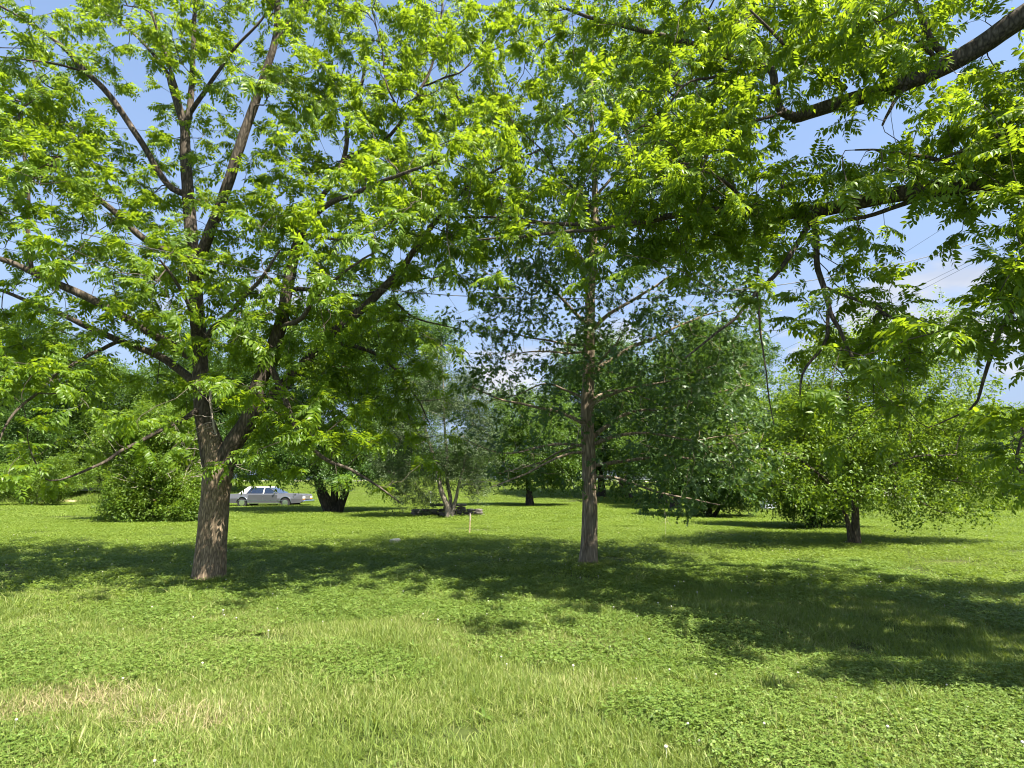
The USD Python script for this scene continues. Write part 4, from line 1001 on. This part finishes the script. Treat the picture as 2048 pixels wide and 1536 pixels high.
# broad leaved weeds
def rosette(rng, n, L):
    parts = []
    for k in range(n):
        v, f = leaflet(L * rng.uniform(.6, 1.1), L * rng.uniform(.2, .34), .25, rng.uniform(.2, .7), 3)
        R = rot([0, 0, 1], k * 2.4 + rng.normal(0, .3)) @ rot([0, 1, 0], -rng.uniform(.3, 1.0))
        parts.append((v @ R.T + [0, 0, .02], f))
    return merge(parts)
pts = scatter(0.55, 2.2, 12, rg)
pts = pts[rg.random(len(pts)) < .45]
a = rg.uniform(0, 2 * PI, 16)
pts = np.vstack([pts, np.stack([baseA[0] + .45 * np.cos(a), baseA[1] - .2 + .35 * np.sin(a)], 1)])
lay('weeds', [('weed', rosette(rg, rg.integers(5, 9), .085)) for _ in range(5)], M['clover'], pts, rg, (0.6, 1.3), 'broad leaved weeds scattered in the lawn')
# dry cut grass, bottom left
st = [('straw_patch', blades(rg, 170, .30, .10, .004, 2.0, segs=3)) for _ in range(4)]
c0 = ground_at(60, 1412)[:2]
pts = np.vstack([c0 + rg.normal(0, 1, (24, 2)) * [.5, .16], ground_at(330, 1440)[:2] + rg.normal(0, 1, (8, 2)) * [.4, .12], ground_at(1170, 1300)[:2] + rg.normal(0, 1, (12, 2)) * [.3, .15]])
lay('dry_grass', st, M['straw'], pts, rg, (0.7, 1.2), 'patch of dry tan cut grass at lower left')
# rough verge under the road at right
tl = [('weed_tuft', blades(rg, 110, .5, .75, .02, .35, segs=3)) for _ in range(4)]
vp = np.vstack([np.stack([rg.uniform(27, 34, 150), rg.uniform(33, 47, 150)], 1), np.stack([rg.uniform(-16, 12, 160), rg.uniform(66, 74, 160)], 1), np.stack([rg.uniform(-52, -30, 60), rg.uniform(45, 50, 60)], 1)])
lay('verge_grass', tl, M['grass_far'], clear(vp), rg, (0.6, 1.2), 'tall unmown grass along the gravel road')

# ------------------------------------------------------------------ old sedan
def car():
    Man, CS = manifold3d.Manifold, manifold3d.CrossSection
    p0 = ground_at(538, 1011)
    Y = 43.6
    x = P(538, 1011, Y)[0]
    loc = np.array([x, Y, float(H(x, Y)) - 0.07])
    pr = thing('parked_car', 'old long grey sedan with white vinyl roof parked on the grass', 'car', loc, rz=-3.0)
    side = [(-2.80, .42), (-2.82, .70), (-2.78, .86), (-2.60, .93), (-1.80, .965), (-1.0, .965), (1.0, .965), (1.6, .955), (2.45, .925), (2.72, .90), (2.76, .80), (2.76, .45), (2.6, .33), (1.0, .27), (-1.0, .27), (-2.5, .33)]
    prof = Man.extrude(CS([side[::-1]]), 1.96).rotate([90, 0, 0]).translate([0, .98, 0])
    plan = Man.batch_hull([Man.cube([a, b, 2.0], True).translate([c, 0, .8]) for a, b, c in ((4.4, 1.94, -.1), (5.2, 1.86, -.05), (5.6, 1.70, -.02))])
    body = prof ^ plan
    top = Man.batch_hull([Man.cube([6, 2.0, .01], True).translate([0, 0, .2]), Man.cube([6, 1.96, .01], True).translate([0, 0, .62]), Man.cube([6, 1.74, .01], True).translate([0, 0, 1.0])])
    body = body ^ top
    arches = [Man.cylinder(.5, r, r, 40).rotate([90, 0, 0]).translate([cx, sy * .98 + .25, .34]) for cx, r in ((-1.52, .40), (1.57, .41)) for sy in (-1, 1)]
    for a in arches:
        body = body - a
    low = body ^ Man.cube([7, 3, .6], True).translate([0, 0, .30])
    hi = body ^ Man.cube([7, 3, .6], True).translate([0, 0, .902])
    obj('body', arr(hi), M['paint'], pr, smooth=25)
    obj('lower_body', arr(low), M['paint_low'], pr, smooth=25)
    roof = Man.batch_hull([Man.cube([1.50, 1.22, .04], True).translate([-.52, 0, 1.42]), Man.cube([1.62, 1.30, .04], True).translate([-.52, 0, 1.38])])
    obj('roof', arr(roof), M['vinyl'], pr, smooth=30)
    def quad(pts, th, name, mat, par=pr):
        """A thin slab on four or more coplanar corner points."""
        pts = np.array(pts, float)
        n = np.cross(pts[1] - pts[0], pts[2] - pts[0]); n /= np.linalg.norm(n)
        return obj(name, arr(Man.hull_points(np.vstack([pts, pts + n * th]))), mat, par)
    def S(x, z, sy):                                  # a point on the slanting side of the cabin
        return (x, sy * (.86 - (z - .95) / .45 * .22), z)
    for sy in (-1, 1):
        quad([S(-1.86, .96, sy), S(-1.30, .96, sy), S(-1.05, 1.38, sy), S(-1.35, 1.38, sy)], .03 * sy, 'rear_pillar', M['vinyl'])
        quad([S(-.12, .96, sy), S(-.03, .96, sy), S(-.05, 1.38, sy), S(-.12, 1.38, sy)], .03 * sy, 'door_pillar', M['vinyl'])
        quad([S(.98, .96, sy), S(1.06, .96, sy), S(.32, 1.38, sy), S(.24, 1.38, sy)], .03 * sy, 'windscreen_pillar', M['paint'])
        quad([S(-1.28, .97, sy), S(-1.04, .97, sy), S(-.98, 1.37, sy), S(-1.03, 1.37, sy)], .012 * sy, 'quarter_window', M['window_glass'])
        quad([S(-1.0, .97, sy), S(-.13, .97, sy), S(-.13, 1.37, sy), S(-.94, 1.37, sy)], .012 * sy, 'rear_side_window', M['window_glass'])
        quad([S(-.02, .97, sy), S(.95, .97, sy), S(.23, 1.37, sy), S(-.03, 1.37, sy)], .012 * sy, 'front_side_window', M['window_glass'])
        for xa in (-.10, -1.02):
            obj('door_handle', box(.16, .03, .035, (xa - .02, sy * .955, .82), .008), M['chrome'], pr)
        for xa, xb in ((-1.08, -.07), (-.05, .98)):
            obj('door', box(xb - xa, .012, .56, ((xa + xb) / 2, sy * .972, .60), .004), M['paint'] if False else M['paint_low'], pr)
        obj('side_trim', box(3.3, .02, .025, (-.1, sy * .985, .50), .006), M['chrome'], pr)
        obj('sill_trim', box(2.3, .02, .06, (.02, sy * .97, .31), .006), M['chrome'], pr)
        for cx, r in ((-1.52, .41), (1.57, .42)):
            a = np.linspace(.12, PI - .12, 16)
            obj('arch_trim', tube(np.stack([cx + r * np.cos(a), np.full(16, sy * .965), .34 + r * np.sin(a)], 1), .018, 6), M['chrome'], pr, smooth=True)
            w = obj('wheel', arr(Man.cylinder(.20, .335, .335, 36, True).rotate([90, 0, 0]).translate([cx, sy * .84, .335])), M['rubber'], pr, smooth=40)
            obj('hubcap', arr(Man.cylinder(.03, .20, .16, 28, True).rotate([sy * 90, 0, 0]).translate([cx, sy * .95, .335])), M['chrome'], w)
        obj('mirror', box(.10, .16, .10, (.78, sy * 1.02, 1.02), .03), M['chrome'], pr)
        for yy in (.56, .76):
            obj('headlight', box(.05, .18, .14, (2.765, sy * yy, .70), .015), M['lamp'], pr)
        obj('indicator', box(.05, .36, .06, (2.765, sy * .66, .58), .01), M['amber'], pr)
        obj('tail_light', box(.05, .10, .34, (-2.80, sy * .84, .72), .01), M['amber'], pr)
    quad([(1.04, -.80, .97), (1.04, .80, .97), (.28, .60, 1.385), (.28, -.60, 1.385)], .012, 'windscreen', M['window_glass'])
    quad([(-1.84, -.78, .97), (-1.84, .78, .97), (-1.36, .60, 1.385), (-1.36, -.60, 1.385)], .012, 'rear_window', M['window_glass'])
    obj('seats', merge([box(.5, 1.3, .30, (-.35, 0, 1.0), .06), box(.5, 1.3, .30, (-1.25, 0, 1.0), .06)]), M['interior'], pr)
    g = obj('grille', box(.04, .74, .26, (2.775, 0, .70), .01), M['interior'], pr)
    for k in range(9):
        obj('grille_bar', box(.02, .018, .25, (2.80, -.33 + k * .0825, .70)), M['chrome'], g)
    obj('front_bumper', box(.20, 1.86, .17, (2.86, 0, .43), .05), M['chrome'], pr)
    obj('rear_bumper', box(.20, 1.84, .16, (-2.87, 0, .44), .05), M['chrome'], pr)
    for xh, zz in ((1.75, .958),):
        obj('hood_crease', tube(np.array([[1.15, 0, .965], [2.0, 0, .952], [2.74, 0, .91]]), .02, 6), M['paint'], pr)
car()

# ------------------------------------------------------------------ stone wall, stakes, stone, box, house, wires
def rock(rng, sx, sy, sz, sub=2, rough=.18):
    m = trimesh.creation.icosphere(sub, 1.0)
    v = np.array(m.vertices)
    v = np.sign(v) * np.abs(v) ** 0.6
    v *= 1 + rough * (meshkit.fbm(v * 1.3 + rng.uniform(0, 50, 3), 2, 3)[:, None] - .5) * 2
    return v * [sx / 2, sy / 2, sz / 2], np.array(m.faces)

a, b = ground_at(815, 1036), ground_at(968, 1035)
a[1] += .9; b[1] += .9
wl = thing('stone_wall', 'low ruined dry stone wall behind the pale twisted trunk', 'wall', (a + b) / 2)
rs = np.random.default_rng(14)
L = np.linalg.norm((b - a)[:2]); ux = (b - a) / L
for course in range(5):
    s = rs.uniform(0, .1)
    while s < L - .15:
        w = rs.uniform(.2, .5)
        if course < 3 or (.25 * L < s < .7 * L and rs.random() < .8):
            p = a + ux * (s + w / 2) - (a + b) / 2
            v, f = rock(rs, w * 1.02, .42 * rs.uniform(.8, 1.15), .135, 1, .22)
            v = v @ rot([0, 0, 1], rs.normal(0, .08)).T + [p[0], p[1] + rs.normal(0, .03), .06 + course * .12 + rs.normal(0, .008)]
            obj('stone', (v, f), M['stone'] if rs.random() < .6 else M['stone_dark'], wl, smooth=40)
        s += w

p = ground_at(939, 1069)
st_ = thing('wooden_stake', 'thin pale wooden stake standing in the lawn left of the oak', 'stake', p)
obj('post', arr(manifold3d.Manifold.batch_hull([manifold3d.Manifold.cube([.026, .024, .62], True).translate([0, 0, .29]), manifold3d.Manifold.cube([.034, .03, .02], True).translate([0, 0, .60])]).rotate([0, 2, 20])), M['stake'], st_)
obj('head', box(.042, .038, .22, (.02, 0, .53), .006), M['dead_twig'], st_)
p = ground_at(861, 1018); p[1] += 2.5
rod = thing('metal_rod', 'thin white rod standing behind the stone wall', 'rod', (P(861, 1015, p[1])[0], p[1], float(H(p[0], p[1]))))
obj('shaft', tube(np.array([[0, 0, 0], [0, 0, .6], [0, 0, 1.05]]), .018, 8), M['white_metal'], rod, smooth=True)
obj('cap', box(.05, .05, .04, (0, 0, 1.06), .01), M['white_metal'], rod)
p = ground_at(790, 1086)
tag(obj('pale_rock', (rock(rs, .30, .2, .13, 3)[0] @ rot([0, 1, 0], -.12).T + p + [0, 0, .05], rock(rs, 1, 1, 1, 3)[1]), M['pale_stone'], smooth=True), 'flat pale stone lying in the grass at shadow edge', 'rock')
p = P(1537, 1020, 37.0); p[2] = float(H(p[0], p[1]))
ub = thing('utility_box', 'pale grey upright utility box glimpsed left of the spreading tree', 'utility box', p, rz=12)
obj('cabinet', box(.80, .45, .85, (0, 0, .43), .02), M['white_metal'], ub)
for sx in (-1, 1):
    obj('door', box(.30, .02, .72, (sx * .2, -.236, .45), .006), M['white_metal'], ub)
obj('lid', box(.86, .5, .05, (0, 0, .885), .015), M['white_metal'], ub)
obj('vent', box(.07, .02, .6, (0, -.236, .45), .004), M['stone_dark'], ub)

hp = P(300, 985, 64.0); hp[2] = float(H(hp[0], hp[1])) - .05
hs = thing('pale_house', 'low pale house mostly hidden behind the shrubs at left', 'house', hp, rz=8)
obj('wall', box(13, 7, 2.7, (0, 0, 1.35)), M['siding'], hs)
Man = manifold3d.Manifold
obj('roof', arr(Man.batch_hull([Man.cube([13.8, 7.8, .12], True).translate([0, 0, 2.76]), Man.cube([13.8, .3, .1], True).translate([0, 0, 4.4])])), M['roofing'], hs)
for k, xx in enumerate((-4.6, -1.6, 3.9)):
    fr = obj('window', box(1.3, .08, 1.2, (xx, -3.53, 1.55), .01), M['vinyl'], hs)
    obj('pane', box(1.12, .03, 1.02, (xx, -3.58, 1.55)), M['dark_pane'], fr)
dr = obj('door', box(.95, .08, 2.05, (1.2, -3.53, 1.05), .01), M['roofing'], hs)
obj('handle', box(.04, .06, .12, (1.55, -3.59, 1.05), .01), M['chrome'], dr)

def wire(rows, r, mat, label, group=None):
    c = catmull(np.array([P(*q) for q in rows]), 0.5 if rows[0][2] < 15 else 1.5)
    tag(obj('wire', tube(c, r, 6), mat, smooth=True), label, 'wire', group)
wire([(-260, 330, 9.0), (0, 422, 9.0), (169, 468, 9.0), (341, 505, 9.0), (590, 555, 9.0), (890, 590, 9.2), (1161, 597, 9.6), (1306, 596, 9.8), (1559, 570, 10.2), (1678, 551, 10.4), (1772, 533, 10.6), (1875, 508, 10.8), (2200, 410, 11.4)], .0065, M['pale_wire'], 'long sagging service wire crossing in front of both trees')
for k, (p1, p2, r, lab) in enumerate([
        ((1953, 414), (1700, 580), .012, 'topmost steep overhead wire at upper right'),
        ((1875, 512), (1800, 550), .012, 'second overhead wire below the steep top one'),
        ((1881, 551), (1846, 568), .012, 'upper of two close overhead wires beside the hanging leaves'),
        ((1881, 560), (1846, 578), .012, 'lower of two close overhead wires beside the hanging leaves'),
        ((1978, 600), (1872, 658), .013, 'overhead wire just above the thick cable'),
        ((1987, 624), (1872, 681), .026, 'thick lowest overhead cable at right')]):
    sl = (p2[1] - p1[1]) / (p2[0] - p1[0])
    xs = np.array([2160, p1[0], p2[0], 1640, 1480])
    Ys = np.interp(xs, [1480, 2160], [75, 22])
    wire([(x_, p1[1] + sl * (x_ - p1[0]) * (1 if x_ > 1700 else .97), y_) for x_, y_ in zip(xs, Ys)], r, M['wire'], lab)

print('sprays', nA, nB, nC)
